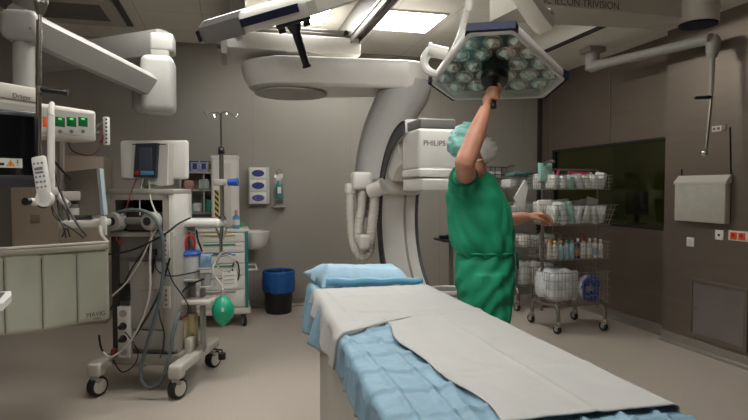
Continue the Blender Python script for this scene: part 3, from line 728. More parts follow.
# hand round the lamp handle
ha = M1 @ V3((0,0,.05)); hb_ = M1 @ V3((0,0,.206)); haxis = (hb_-ha).normalized()
e2h = (CAM-(ha+hb_)/2); e2h = (e2h-haxis*e2h.dot(haxis)).normalized(); e1h = haxis.cross(e2h); e1h = e1h if e1h.dot(RIGHT) < 0 else -e1h   # e1h = picture left
def hh(t_, ang, r): return ha+haxis*t_+(e1h*math.cos(ang)+e2h*math.sin(ang))*r
knuck = []
for i, (t_, ln) in enumerate(((.052,1.0),(.073,1.08),(.094,1.02),(.113,.86))):
    a0 = math.radians(-8); sp_ = math.radians(205)*ln
    pts = [hh(t_, a0+sp_*k/6, .030-.003*(k > 3)) for k in range(7)]
    b.tube(cr(pts,2), [.0108,.0105,.0108,.0098,.0096,.009,.0085][:7] , seg=10) if False else b.tube(pts, [.0112,.0106,.011,.0098,.0098,.009,.0082], seg=10)
    for e_, r_ in ((0,.0112),(6,.0082)): b.sphere(pts[e_], r_, seg=10, rings=6)
    knuck.append(pts[0])
wr2 = WR
for kx, k_ in enumerate(knuck): b.tube([WR+(k_-WR)*.05, WR.lerp(k_,.55)-e2h*.004, k_], [.02,.016,.0125], seg=10)
b.sphere((WR+knuck[1]*1.0)/2, (.026,.02,.034), seg=16)
pc_ = (knuck[0]+knuck[3])/2
b.tube([WR, hh(.10,math.radians(-50),.036), hh(.072,math.radians(-95),.034), hh(.05,math.radians(-150),.032), hh(.03,math.radians(-185),.029), hh(.018,math.radians(-205),.027)], [.022,.018,.0155,.0125,.0115,.0095], seg=12)
b.sphere(hh(.018,math.radians(-205),.027), .0095, seg=10, rings=6)
# left arm held forward (far side)
LS = H(-.05,.17,1.53); LE = H(.05,.235,1.285); LW = P(528,216.5,3.40); LK = P(541,213.5,3.40)
tp([H(-.05,.1,1.55),LS,LS.lerp(LE,.5),LE],[.055,.06,.052,.047])
tp([LS.lerp(LE,.8),LE,LE.lerp(LW,.35),LE.lerp(LW,.75),LW],[.047,.048,.047,.038,.029])
cw = (LK-LW).normalized()
sd = BACK; sd = (sd-cw*sd.dot(cw)).normalized(); dn = -UP
for i, (w_, ln, cl) in enumerate(((.03,.9,.7),(.011,1.0,.85),(-.009,.95,1.0),(-.027,.78,1.15))):
    k0 = LK+sd*w_+V3((0,0,-.004*abs(i-1)))
    b.tube([LW+sd*w_*.4, LW.lerp(k0,.6)+V3((0,0,.003)), k0], [.018,.015,.0125], seg=10)
    p_ = k0; d0 = cw; pts = [k0]; 
    for j, l_ in enumerate((.043*ln,.028*ln,.024*ln)):
        a_ = (.75+.62*j)*cl; dd = cw*math.cos(a_)+dn*math.sin(a_)+sd*w_*1.2; p_ = p_+dd.normalized()*l_; pts.append(p_)
    b.tube(cr(pts,3), [.0115,.0105,.0095,.0078], seg=10); b.sphere(pts[-1], .0078, seg=10, rings=6)
b.sphere((LW+LK)/2-UP*.006, (.035,.03,.018), seg=16)
th = [LW+cw*.012+sd*.02-UP*.006, LW+cw*.045+sd*.042-UP*.022, LW+cw*.072+sd*.044-UP*.036, LW+cw*.094+sd*.038-UP*.05]
b.tube(cr(th,3), [.017,.0135,.011,.0085], seg=10); b.sphere(th[-1], .0085, seg=10, rings=6)
# lower body
for sgn in (1,-1):
    hx = sgn*.095
    tp([H(.0,hx*.8,1.06),H(.005,hx,.9),H(.02,hx,.62),H(.01,hx,.52),H(-.02,hx,.34),H(0,hx,.1)],[.1,.088,.062,.055,.056,.038])
    tp([H(-.03,hx,.06),H(.06,hx,.06),H(.15,hx,.045)],[.04,.042,.03])
b.loft([ell(460,512,275,.13),ell(459,512,262,.155),ell(463,511,250,.145)])
body = part('body', b, SKIN, PER, True, ang=3)
remesh(body, .0052, 3); bake(body)
EY = mat('eye_white', s(230,228,222), .2); IR = mat('eye_dark', s(48,36,28), .2)
for sgn in (1,-1):
    e = part('eye', MB().sphere(hd_(.074,sgn*.032,.016), .0125), EY, PER, True); part('iris', MB().sphere(hd_(.0825,sgn*.033,.017), .0062), IR, e, True)
SCRUB = mat('green_scrubs', s(20,146,106), .75, var=.07, scale=9, bump=.35, bscale=26, stretch=(1,1,.5))
SCRUBD = mat('green_scrubs_seam', s(12,104,76), .75)
# scrub top
b = MB()
b.loft([ell(459,511,256,.172),ell(454,514,249,.19),ell(450,514.5,240,.2),ell(448.5,513,226,.205),ell(447,509,208,.21),ell(447,503,195,.212),ell(449,496,184,.2),ell(451.5,494,180,.185),ell(454,490.5,175.5,.14),ell(458,485,172,.09)])
tp([H(-.08,-.06,zz(186)),SH-FF*.02,SH.lerp(EL,.2)-FF*.012,SH.lerp(EL,.42)-FF*.012],[.09,.085,.077,.07],16)
tp([H(-.05,.06,1.5),LS,LS.lerp(LE,.5),LS.lerp(LE,1.0),LE.lerp(LW,.18)],[.075,.078,.074,.07,.064],16)
top_ = part('scrub_top', b, SCRUB, PER, True, ang=3); remesh(top_, .009, 5); bake(top_); wrinkle(top_, .018, 9); top_.modifiers.new('settle', 'SMOOTH').iterations = 3
# open neck and cuffs read as dark seams
def ringtube(c, ax_, r, tr, m, nm, par, wob=0):
    u, v, d = basis(ax_); pts = [c+(u*math.cos(2*PI*k/20)+v*math.sin(2*PI*k/20))*r for k in range(20)]
    return part(nm, MB().tube(pts, tr, seg=8, closed=True), m, par, True)
ringtube(SH.lerp(EL,.43)-FF*.012, EL-SH, .066, .008, SCRUBD, 'sleeve_hem', top_)
# trousers
b = MB()
b.loft([ell(463,510,247,.155),ell(458,514,252,.172),ell(456.5,513.5,262,.182),ell(455.5,514,276,.186),ell(456.5,513.5,288,.186),ell(459,513,300,.18),ell(462,512,310,.16)])
for sgn in (1,-1):
    hx = sgn*.088
    tp([H(.002,hx,zz(270)),H(.002,hx,zz(290)),H(.01,hx,zz(320)),H(.012,hx,.62),H(.004,hx,.5),H(-.012,hx,.32),H(-.004,hx,.075)],[.118,.13,.118,.1,.094,.088,.085],18)
tr_ = part('trousers', b, SCRUB, PER, True, ang=3); remesh(tr_, .01, 5); bake(tr_); wrinkle(tr_, .018, 9, -1.3); tr_.modifiers.new('settle', 'SMOOTH').iterations = 3
part('waist_cord', MB().tube([p for p in ell(456,514,251,.182)], .006, seg=8, closed=True), SCRUB, tr_, True)
part('cord_end', MB().tube([H(.165,-.05,zz(250.5)),H(.176,-.055,zz(256)),H(.178,-.05,zz(268))], .006, seg=6, smooth=3).tube([H(.165,-.05,zz(250.5)),H(.18,-.03,zz(258)),H(.176,-.03,zz(265))], .006, seg=6, smooth=3), SCRUBD, tr_, True)
for sgn in (1,-1):
    hx = sgn*.092
    c_ = MB(); rings = []
    for f_, w_, z1_ in ((-.09,.03,.05),(-.075,.044,.075),(-.02,.048,.1),(.06,.05,.1),(.12,.05,.085),(.17,.042,.06),(.195,.02,.035)):
        rings.append([H(f_,hx+w_*math.cos(a_*PI/7),max(.004,z1_*math.sin(a_*PI/7))) for a_ in range(8)]+[H(f_,hx-w_*.6,.0),H(f_,hx+w_*.6,.0)])
    part('clog', c_.loft(rings), mat('white_clog', s(190,190,186), .5), PER, True)
# cap, mask
CAPM = mat('teal_cap_film', s(150,208,200), .45, var=.16, scale=30, bump=.7, bscale=36)
b = MB()
cc = hd_(-.032,0,.042)
b.sphere(cc, (.112,.094,.102), Rt @ RB, 48, 30)
for v in b.bm.verts:
    d_ = v.co-cc; n_ = noise.noise(v.co*26)+.6*noise.noise(v.co*52); v.co += d_.normalized()*(n_*.015+.006*math.sin(v.co.z*150+n_*7+v.co.x*60))
bmesh.ops.bisect_plane(b.bm, geom=list(b.bm.verts)+list(b.bm.edges)+list(b.bm.faces), plane_co=hd_(.076,0,.03), plane_no=(Rt @ (FF*.9+V3((0,0,-.5)))), clear_outer=True)
bmesh.ops.bisect_plane(b.bm, geom=list(b.bm.verts)+list(b.bm.edges)+list(b.bm.faces), plane_co=hd_(-.03,0,-.062), plane_no=(Rt @ (FF*.15+V3((0,0,-1)))), clear_outer=True)
cap = part('cap', b, CAPM, PER, True, ang=3); solidify(cap, .002, 1)
part('cap_band', MB().tube([hd_(-.125+.0,.0,-.045)]+[hd_(-.03-.11*math.cos(a_),.088*math.sin(a_),-.05+.03*(1-math.cos(a_))) for a_ in (.5,1.0,1.5)], .006, seg=6, smooth=3), CAPM, cap, True)
MASKM = mat('white_mask_film', s(228,226,220), .6, bump=.3, bscale=40)
b = MB()
def mk(u, v):
    a_ = (u-.5)*math.radians(205); zz_ = -.112+v*.128
    r_ = .082+.022*math.sin(v*PI)*max(0,math.cos(a_))+.004*math.sin(v*PI*7)
    w_ = .074+.008*math.sin(v*PI)
    return hd_(.012+r_*math.cos(a_)*(1.0 if v > .12 else .85+.15*v/.12), w_*math.sin(a_)*(1.0 if v > .15 else .82+.18*v/.15), zz_)
mask = part('mask', b.grid(mk, 36, 28), MASKM, PER, True, ang=3); solidify(mask, .003, 1)
for sgn in (1,-1):
    part('mask_strap', MB().tube([hd_(.0,sgn*.082,-.02),hd_(-.06,sgn*.088,.02),hd_(-.12,sgn*.05,.05)],.003,seg=6,smooth=4).tube([hd_(0,sgn*.078,-.09),hd_(-.05,sgn*.07,-.075),hd_(-.1,sgn*.03,-.06)],.003,seg=6,smooth=4), MASKM, mask, True)
# ------------------------------------------------------------------ ceiling supply unit, top left
PEND = mat('pendant_grey', s(150,148,143), .45, var=.02); PEND2 = mat('pendant_white', s(172,171,166), .42, var=.02)
t = thing('supply_pendant', 'white double-jointed ceiling supply arm crossing the top left corner', 'ceiling arm', P(23,30,3.2))
p0, p1 = P(12,20,3.2), P(147,84,3.95)
part('beam', MB().loft(sweep([p0,p0.lerp(p1,.5),p1],[.13,.125,.115],[.09,.088,.08],HF,20,7)), PEND, t, True)
RL = Matrix((( .93,.37,0),(-.37,.93,0),(0,0,1)))
part('elbow_block', MB().box(P(24,28,3.2),(.19,.2,.17),bev=.04,seg=3), PEND, t, True)
part('bolt', MB().cyl(P(30,28.5,3.1),P(30,28.5,3.08),.008), MIDGREY, t, True)
part('column', MB().cyl(P(24,36,3.2),P(24,96,3.2),.055,.055,24).cyl(P(24,93,3.2),P(24,99,3.2),.066,.066,24), PEND, t, True)
jc = P(159,86,4.0)
part('joint_cover', MB().box(P(159,86,4.0),(.22,.26,.4),bev=.05,seg=4), PEND2, t, True)
part('joint_side', MB().box(P(142,92,4.08),(.12,.22,.30),bev=.04,seg=3), PEND, t, True)
part('joint_neck', MB().box(P(161,57,4.02),(.13,.15,.1),bev=.015), PEND, t, True)
part('joint_head', MB().box(P(163,45,4.04),(.16,.2,.13),bev=.02,seg=3), PEND2, t, True)
q0, q1 = P(163,44,4.06), P(28,62,4.95)
part('upper_beam', MB().loft(sweep([q0,q0.lerp(q1,.5),q1],[.1,.1,.1],[.07]*3,UP,16,7)), PEND, t, True)
q2 = V3((q1.x,q1.y,ZC)); part('ceiling_tube', MB().cyl(q1-V3((0,0,.06)),q2,.11,.11,28), PEND, t, True)
# console with three green displays
cr0, cr1 = P(0,118,2.87), P(97,127,3.4)
ex = V3((cr1.x-cr0.x,cr1.y-cr0.y,0)).normalized(); ey = V3((-ex.y,ex.x,0)); RCN = Matrix(((ex.x,ey.x,0),(ex.y,ey.y,0),(0,0,1)))
zt1, zb1_ = 1.972, 1.785
x1 = cr1; L = 1.15; ctr = V3((x1.x,x1.y,0))-ex*(L/2)+ey*.1
t = thing('supply_console', 'white ceiling console with three green displays and a dark lettered top', 'console', V3((ctr.x,ctr.y,zb1_)))
part('casing', MB().box(V3((ctr.x,ctr.y,(zt1+zb1_)/2)),(L,.2,zt1-zb1_),RCN,bev=.018,seg=3), WHITE2, t, True)
fc = lambda px, py, off=.0: PL(px, py, V3((x1.x,x1.y,0))-ey*off, ey)
part('face', MB().box(V3((ctr.x,ctr.y,(zt1+zb1_)/2))-ey*.101,(L-.05,.004,zt1-zb1_-.05),RCN), PLGREY, t, True)
def rowbox(nm, px, py, w_, h_, m, d_=.006, par=None, off=.104): return part(nm, MB().box(fc(px,py,off),(w_,d_,h_),RCN,bev=.002), m, par or t, True)
GREEN = mat('green_display', s(12,70,32), .25, var=.1, emit=(.02,.30,.08,1), estr=.10)
for px in (60,71.5,83):
    dd = rowbox('display', px, 122, .058, .052, GREEN)
    rowbox('digits', px, 119, .022, .01, mat('display_digits', s(60,200,90), .4, emit=(.1,.9,.3,1), estr=.35), .002, dd, .1078)
    part('dial', MB().cyl(fc(px,131.5,.10),fc(px,131.5,.113),.010), MIDGREY, t, True)
rowbox('alarm_light', 45.5, 122, .03, .055, ORANGE); rowbox('display', 38, 119, .03, .03, GREEN)
tb_ = V3((ctr.x,ctr.y,zt1+.03))-ex*.20; part('top_block', MB().box(V3((x1.x,x1.y,zt1+.035))-ex*.62+ey*.07,(.52,.16,.08),RCN,bev=.012), WHITE2, t, True)
lp = PL(22,98.5,V3((x1.x,x1.y,0))-ey*.0105+ey*0, ey); 
lettering('Dräger', .036, frame(PL(22,97,V3((x1.x,x1.y,0))-ey*.0112, ey), ex, (0,0,1)), DKGREY, t)
rp = P(106.5,131,3.42)
part('side_strip', MB().box(rp,(.03,.03,.17),RCN,bev=.006), WHITE, t, True)
part('strip_bracket', MB().tube([P(96,128,3.42),P(104,121,3.43)],.006).tube([P(96,133,3.42),P(104,133,3.43)],.008), MIDGREY, t, True)
for k in range(7): part('socket', MB().cyl(P(106.3,119.5+k*3.8,3.403),P(106.3,119.5+k*3.8,3.398),.006,seg=8), BLACK, t, True)
part('red_lead', MB().tube([P(68,142,3.38),P(73,151,3.37),P(87,155,3.37),P(97,151,3.39),P(103,140,3.4)],.004,smooth=5,seg=6).tube([P(100,130,3.4),P(103,137,3.4),P(100,143,3.4)],.006,smooth=4,seg=6), mat('dark_red_cable', s(120,44,38), .5), t, True)
# big dark monitor
m0, m1 = P(-30,148,2.42), P(40,152,2.62); mx_ = V3((m1.x-m0.x,m1.y-m0.y,0)).normalized(); my_ = V3((-mx_.y,mx_.x,0)); RM = Matrix(((mx_.x,my_.x,0),(mx_.y,my_.y,0),(0,0,1)))
mc = P(-4,148,2.5); mc = V3((m1.x,m1.y,0))-mx_*.3+V3((0,0,P(20,149,2.56).z))
t = thing('monitor', 'large dark monitor cut off at the left edge, with a warning sticker', 'monitor', V3((mc.x,mc.y,mc.z-.17)))
part('casing', MB().box(mc+my_*.03,(.6,.07,.35),RM,bev=.014,seg=3), mat('monitor_black', s(36,36,38), .35), t, True)
part('screen', MB().box(mc-my_*.006,(.555,.006,.30),RM), GLASSB, t, True)
part('lower_bezel', MB().box(mc-my_*.0075+V3((0,0,-.145)),(.58,.006,.05),RM,bev=.002), mat('bezel_dark', s(42,42,44), .4), t, True)
st = lambda px, py, o=.0105: PL(px, py, V3((m1.x,m1.y,0))-my_*o, my_)
stc = mat('sticker_white', s(196,196,190), .5)
sk = part('sticker', MB().box(st(9,163,.0095),(.105,.002,.042),RM), stc, t, True)
tri = [st(5.5,166.5,.0107),st(15.5,166.5,.0107),st(10.5,159.5,.0107)]
part('warning_triangle', MB().prism(tri,-my_*.0006), mat('warning_orange', s(205,130,50), .5), sk, True)
part('warning_mark', MB().box(st(10.5,163.6,.0115),(.002,.0006,.011),RM).box(st(10.5,165.6,.0115),(.002,.0006,.002),RM), BLACK, sk, True)
part('pictogram', MB().box(st(17.6,163,.0107),(.002,.0008,.026),RM).box(st(17.6,162.3,.0107),(.014,.0008,.003),RM).cyl(st(17.6,160.4,.0105),st(17.6,160.4,.0112),.003,seg=10), BLACK, sk, True); part('pictogram', MB().box(st(1.5,164,.0107),(.022,.0008,.012),RM), BLACK, sk, True)
arm_t = mc+my_*.07+V3((0,0,.12))
part('mount_arm', MB().tube([arm_t,arm_t+my_*.1+V3((0,0,.05)),P(-60,118,2.62),P(-60,60,2.62),V3((P(-60,60,2.62).x,P(-60,60,2.62).y,ZC))],.03,smooth=4), PLGREY, t, True)
# steel pole with cone at top, bent white tube, remote control
t = thing('hanging_pole', 'thin steel pole hanging from a cone with black side grip, top left', 'pole', P(40,155,2.5))
pt_ = P(41,-12,2.5)
part('cone', MB().cyl(P(40.7,4,2.5),P(40,15,2.5),.027,.014,20).cyl(pt_,P(40.7,4,2.5),.03,.03,20), SATIN, t, True)
part('rod', MB().cyl(P(40,14,2.5),P(39.5,157,2.5),.0085,.0085,12), CHROME, t, True)
part('ceiling_tube', MB().cyl(pt_,V3((pt_.x,pt_.y,ZC)),.03,.03,20), SATIN, t, True)
part('grip', MB().tube([P(41,89.5,2.5),P(47,90,2.5),P(68,92.5,2.52)],[.012,.014,.0145],seg=12), BLACK, t, True)
part('grip_collar', MB().cyl(P(39.8,86,2.5),P(39.8,93,2.5),.014,.014,12), SATIN, t, True)
part('dark_backing_tube', MB().cyl(P(37.6,20,2.51),P(37,118,2.51),.006,.006,8), mat('bronze_tube', s(92,82,60), .4, metal=.5), t, True)
t = thing('bent_tube', 'white tube bent at the bottom into a black round knob', 'tube', P(50,203,2.56))
part('tube', MB().tube([P(51,116,2.56),P(51,150,2.56),P(51,188,2.56),P(49.5,197,2.555),P(45,201.5,2.545),P(38,202,2.53),P(30,201.5,2.5)],.0165,seg=12,smooth=5), WHITE, t, True)
part('knob', MB().cyl(P(30,201.5,2.5),P(25,201.5,2.47),.015,.0175,16), BLACK, t, True)
part('hanger', MB().tube([P(51,117,2.56),P(51,108,2.7),P(52,104,3.0)],.014,seg=10), WHITE2, t, True)
part('cable_loop', MB().tube([P(36,203,2.53),P(41,207,2.53),P(48,206,2.54),P(54,200,2.56)],.006,smooth=5), BLACK, t, True)
ra, rb_ = P(38.5,157,2.46), P(46,204,2.46); axd = (rb_-ra).normalized(); rx = (RIGHT-axd*RIGHT.dot(axd)).normalized(); rn = rx.cross(axd); rn = rn if rn.dot(BACK) > 0 else -rn
RRM = Matrix(((rx.x,-axd.x,rn.x),(rx.y,-axd.y,rn.y),(rx.z,-axd.z,rn.z)))
t = thing('remote_control', 'white handheld remote control with grey buttons clipped to the bent tube', 'remote control', ra.lerp(rb_,.5))
part('casing', MB().box(ra.lerp(rb_,.5),(.062,.215,.026),RRM,bev=.012,seg=3).cyl(ra.lerp(rb_,.88)-rn*.013,ra.lerp(rb_,.88)+rn*.013,.036,.036,24), WHITE, t, True)
BTN = mat('remote_button', s(112,114,122), .5)
for j,yy in enumerate((.14,.42,.53,.64)):
    for i in (-1,0,1):
        part('button', MB().box(ra.lerp(rb_,yy)+rx*(i*.017+.001)+rn*.0135,(.009,.009,.003),RRM,bev=.002), BTN, t, True)
part('button', MB().box(ra.lerp(rb_,.25)+rn*.0135,(.036,.013,.003),RRM,bev=.002), BTN, t, True); part('button', MB().box(ra.lerp(rb_,.33)+rn*.0135,(.036,.009,.003),RRM,bev=.002), BTN, t, True)
part('clip', MB().box(ra.lerp(rb_,.75)-rn*.03+rx*.02,(.03,.04,.05),RRM,bev=.006), PLGREY, t, True)
# lead curtain on its bar
k0, k1 = P(-40,245,2.72), P(108,240.5,3.2); kx = (k1-k0); kx.z = 0; LEN = kx.length; kx.normalize(); ky = V3((-kx.y,kx.x,0))
ztop, zbot = 1.195, .752
t = thing('lead_curtain', 'grey-green hanging shield curtain with vertical seams and small lettering, lower left', 'curtain', V3(((k0.x+k1.x)/2,(k0.y+k1.y)/2,zbot)))
CURT = mat('curtain_vinyl', s(170,172,156), .5, var=.03, scale=5, bump=.06, bscale=12)
def cu_(u, v):
    p = V3((k0.x,k0.y,0))+kx*(u*LEN); dd = .006*math.sin(u*LEN*9)*(1-v*.4)+.004*noise.noise(V3((u*7,v*3,0)))
    q = (LEN*(1-u)) % .170; dd -= .006*max(0,1-min(q,.170-q)/.012)
    return p-ky*dd+V3((0,0,zbot+(ztop-.03-zbot)*v+.006*(1-v)*math.sin(u*9)))
c_ = part('curtain', MB().grid(cu_, 150, 16), CURT, t, True, ang=3); solidify(c_, .006, 0)
part('top_band', MB().box(V3(((k0.x+k1.x)/2,(k0.y+k1.y)/2,ztop-.022))-ky*.004,(LEN,.022,.03),Matrix(((kx.x,ky.x,0),(kx.y,ky.y,0),(0,0,1))),bev=.006), mat('curtain_band', s(160,154,140), .55), t, True)
part('bar', MB().tube([V3((k0.x,k0.y,ztop)),V3((k1.x,k1.y,ztop))],.011), BEIGE, t, True)
for u_ in range(1,7):
    p = V3((k1.x,k1.y,0))-kx*(.170*u_); part('seam', MB().tube([p-ky*.009+V3((0,0,zbot+.01)),p-ky*.009+V3((0,0,ztop-.06))],.0022,seg=6), mat('seam_dark', s(88,88,78), .6), t, True)
part('support', MB().tube([V3((k1.x,k1.y,ztop))+ky*.0,V3((k1.x,k1.y,ztop+.03))+ky*.1,P(100,226,3.5)],.012,smooth=3), BEIGE, t, True)
lettering('MAVIG', .034, frame(PL(96,314.3,V3((k1.x,k1.y,0))-ky*.0105,ky), kx, (0,0,1)), DKGREY, t)
lettering('GmbH', .014, frame(PL(97,318.4,V3((k1.x,k1.y,0))-ky*.0105,ky), kx, (0,0,1)), DKGREY, t)
# supply column shelf behind the curtain: bracket, socket cylinder, second monitor seen from behind, cables
t = thing('equipment_shelf', 'pale hung shelf with a cable bundle just above the grey curtain', 'shelf', P(84,227,3.62))
a = P(52,200,3.75)
part('shelf', MB().box(P(86,223,3.62),(.25,.3,.045),bev=.012), WHITE2, t, True)
part('shelf_edge', MB().box(P(103.5,226,3.5),(.035,.05,.12),bev=.008), WHITE2, t, True)
part('socket_cylinder', MB().cyl(P(75,222,3.6),P(75,208,3.6),.034,.034,20), WHITE, t, True)
part('cylinder_band', MB().cyl(P(75,208,3.6),P(75,204,3.6),.032,.032,20), MIDGREY, t, True)
part('bracket', MB().box(P(72,196,3.6),(.13,.06,.06),bev=.01).tube([P(58,194,3.55),P(62,200,3.54),P(68,205,3.53)],[.02,.022,.024],smooth=3), WHITE2, t, True)
part('hanging_rail', MB().tube([P(61,120,3.6),P(61,200,3.68),P(64,221,3.7),P(76,224,3.68)],.022,smooth=3), BEIGE, t, True)
for i, pts in enumerate((((52,158),(57,180),(64,200),(76,222),(87,236)),((50,190),(52,205),(57,215),(63,226),(66,238)),((52,196),(53,213),(61,222),(72,229),(84,238)),((57,200),(60,215),(66,224),(70,237)),((62,205),(69,218),(66,228),(62,237)),((48,152),(60,168),(71,179)))):
    part('cable', MB().tube([P(x,y,3.38+.03*i) for x,y in pts],.007 if i in (0,5) else .0045,seg=6,smooth=5), BLACK, t, True)
t = thing('monitor', 'small grey monitor seen from behind on the shelf above the curtain', 'monitor', P(88,216,3.68))
ma = P(83,193,3.62)
Rm2 = Matrix.Rotation(math.radians(4),3,'Z')
part('casing', MB().prism([P(64,172,3.66),P(96.5,168.5,3.5),P(101,215,3.48),P(67,216,3.66)], HF*.045), mat('monitor_back', s(124,117,107), .5), t, True)
part('side_edge', MB().prism([P(96.5,168,3.495),P(99.5,168.5,3.49),P(104,215,3.47),P(101,215.5,3.475)], HF*.05), mat('blue_grey_edge', s(150,165,170), .4), t, True)
part('rear_label', MB().box(P(86,194.5,3.535),(.026,.006,.03),rotz(.1).to_3x3()), mat('label_dim', s(96,86,78), .6), t, True)
part('stand', MB().box(P(84,217,3.62),(.12,.1,.03),bev=.01), DKGREY, t, True)
# tall beige cabinet against the back wall
ca, cb = PY(10,155,6.75), PY(104,155,6.75)
t = thing('tall_cabinet', 'tall beige cabinet against the back wall behind the small rear-facing monitor', 'cabinet', ((ca.x+cb.x)/2,6.97,0))
W = cb.x-ca.x; HH = ca.z
part('body', MB().box((0,0,HH/2),(W,.44,HH),bev=.008), mat('cabinet_beige', s(168,153,136), .5, var=.02), t)
part('door', MB().box((-W/4,-.226,HH/2),(W/2-.01,.014,HH-.06),bev=.004), mat('cabinet_door_beige', s(174,159,141), .5, var=.02), t)
part('door', MB().box((W/4,-.226,HH/2),(W/2-.01,.014,HH-.06),bev=.004), mat('cabinet_door_beige', s(174,159,141), .5, var=.02), t)
part('lock', MB().box((-W/4,-.236,PY(32,220,6.5).z),(.09,.008,.09),bev=.003), mat('plate_beige', s(140,126,110), .5), t)
# bright panel corner at the far left
ta = P(2,298,1.62)
t = thing('control_tablet', 'corner of a white framed tablet at the left edge, in front of the curtain', 'tablet', V3((P(-22,305,1.62).x,P(-22,305,1.62).y,0)))
cs_ = [P(-34,303,1.50),P(-30,294,1.78),P(11,291,1.78),P(11.5,295,1.74),P(3,303,1.56),P(-4,305.5,1.50)]
part('frame', MB().prism(cs_,(0,0,-.02)), WHITE, t, True)
part('screen', MB().prism([P(-30,300.5,1.56),P(-28,295,1.73),P(5.5,293.5,1.74),P(-2,300.5,1.58)],(0,0,.004)), DKGREY, t, True)
bp = V3((P(-22,305,1.62).x,P(-22,305,1.62).y,0))
part('stand', MB().cyl(bp,V3((bp.x,bp.y,P(-22,299,1.62).z-.01)),.018).cyl(bp,bp+V3((0,0,.03)),.17,.16,28), PLGREY, t, True)

# ------------------------------------------------------------------ anaesthesia machine
VR = math.radians(-19); VO = V3((-.55,4.62,0))
VM = Matrix.Translation(VO) @ rotz(VR); VMI = VM.inverted(); VN = (VM.to_3x3() @ V3((0,1,0)))
def V(px, py, y): return VMI @ PL(px, py, VM @ V3((0,y,0)), VN)
AN = thing('anaesthesia_machine', 'tall wheeled anaesthesia machine seen from behind, draped in cables and hoses', 'anaesthesia machine', VO, VR)
AP = lambda nm, mb, m, par=None, **k: part(nm, mb, m, par or AN, **k)
AP('base', MB().box((-.01,-.02,.235),(.56,.42,.09),bev=.02).box((-.03,-.18,.25),(.5,.08,.06),bev=.01), BEIGE)
for x in (-.30,.30):
    AP('foot_rail', MB().box((x,0,.215),(.10,.78,.075),bev=.02,seg=3).box((x,-.35,.2),(.1,.09,.1),bev=.02,seg=3), WHITE2)
    for y in (-.36,.34):
        c = AP('caster', MB().box((x,y,.145),(.05,.06,.05),bev=.01).cyl((x,y,.13),(x,y,.19),.018).box((x,y+.012,.115),(.075,.075,.02),bev=.008), PLGREY)
        AP('tyre', MB().lathe([(.055,-.03),(.068,-.03),(.0735,-.02),(.0735,.02),(.068,.03),(.055,.03)],(x,y+.02,.074),(.93,-.35,0)), RUBBER, c)
        AP('wheel_disc', MB().lathe([(.0,-.034),(.05,-.033),(.057,-.028),(.057,.028),(.05,.033),(.0,.034)],(x,y+.02,.074),(.93,-.35,0)), WHITE2, c)
AP('cabinet', MB().span((-.2,-.2,.27),(.2,.1,1.17),bev=.012), MIDGREY)
AP('side_panel', MB().span((-.262,-.2,.3),(-.2,.1,1.17),bev=.01), mat('black_panel', s(46,45,45), .45))
d = AP('rear_door', MB().span((V(130,300,-.21).x,-.216,.46),(V(166,300,-.21).x,-.198,V(150,262,-.21).z),bev=.005), PLGREY)
AP('door_handle', MB().box(V(149,289,-.222),(.14,.012,.02),bev=.004), BEIGE, d)
AP('lower_door', MB().span((V(130,300,-.21).x,-.214,.31),(V(166,300,-.21).x,-.198,.45),bev=.005), PLGREY)
AP('upper_rear_panel', MB().span((-.18,-.21,V(150,258,-.21).z),(.14,-.195,V(150,236,-.21).z),bev=.004), MIDGREY)
# outlet strip
sx0, sx1 = V(119,320,-.22).x, V(131,320,-.22).x; sz0, sz1 = V(125,357,-.22).z, V(125,306,-.22).z
o = AP('outlet_strip', MB().span((sx0,-.245,sz0),(sx1,-.2,sz1),bev=.006), WHITE)
for k in range(4):
    zc_ = sz1-.05-(sz1-sz0-.08)*k/3.2; xc = (sx0+sx1)/2
    AP('socket', MB().cyl((xc,-.246,zc_),(xc,-.25,zc_),.028,.028,20), [PLGREY,BLACK,BLACK,PLGREY][k], o)
    if k in (1,2): AP('plug', MB().cyl((xc,-.25,zc_),(xc,-.29,zc_),.022,.018,14), BLACK, o)
AP('junction_box', MB().box(V(125,292,-.22),(.08,.05,.13),bev=.006), BLACK)
# right hand upright with connectors
AP('upright', MB().span((.155,-.235,.3),(.235,-.12,1.19),bev=.012).span((.205,-.2,.28),(.24,.1,1.19),bev=.01), PLGREY)
ux = .182
for z0_, n_ in ((V(171,263,-.24).z,6),(V(171,308,-.24).z,4)):
    o = AP('connector_plate', MB().span((ux-.028,-.246,z0_),(ux+.028,-.234,z0_+.035*n_+.02),bev=.003), WHITE2)
    for k in range(n_): AP('connector', MB().cyl((ux,-.246,z0_+.025+.035*k),(ux,-.252,z0_+.025+.035*k),.009,seg=10), MIDGREY, o)
# open upper bay with white roof
zr, zl = V(150,193,-.24).z, V(150,214,-.24).z
AP('bay_frame', MB().span((-.275,-.235,zr-.012),(.24,.1,zr+.03),bev=.012).span((-.275,-.23,1.17),(-.235,.1,zr),bev=.006).span((-.275,.05,1.17),(.24,.1,zr)).span((-.26,-.23,1.15),(.2,.1,1.18)), PLGREY)
AP('white_side', MB().span((.195,-.225,1.15),(.24,.1,zr),bev=.012), WHITE)
AP('bay_panel', MB().span((-.2,.02,1.2),(.18,.05,zr-.02)), HOLE)
AP('bay_rim', MB().span((-.24,-.238,zr-.05),(.2,-.225,zr-.012)).span((-.24,-.238,1.19),(-.2,-.225,zr-.012)).span((.16,-.238,1.19),(.2,-.225,zr-.012)), BEIGE)
AP('bay_contents', MB().span((-.19,-.12,1.18),(.15,.0,1.33),bev=.02), mat('brown_grey', s(84,78,72), .5))
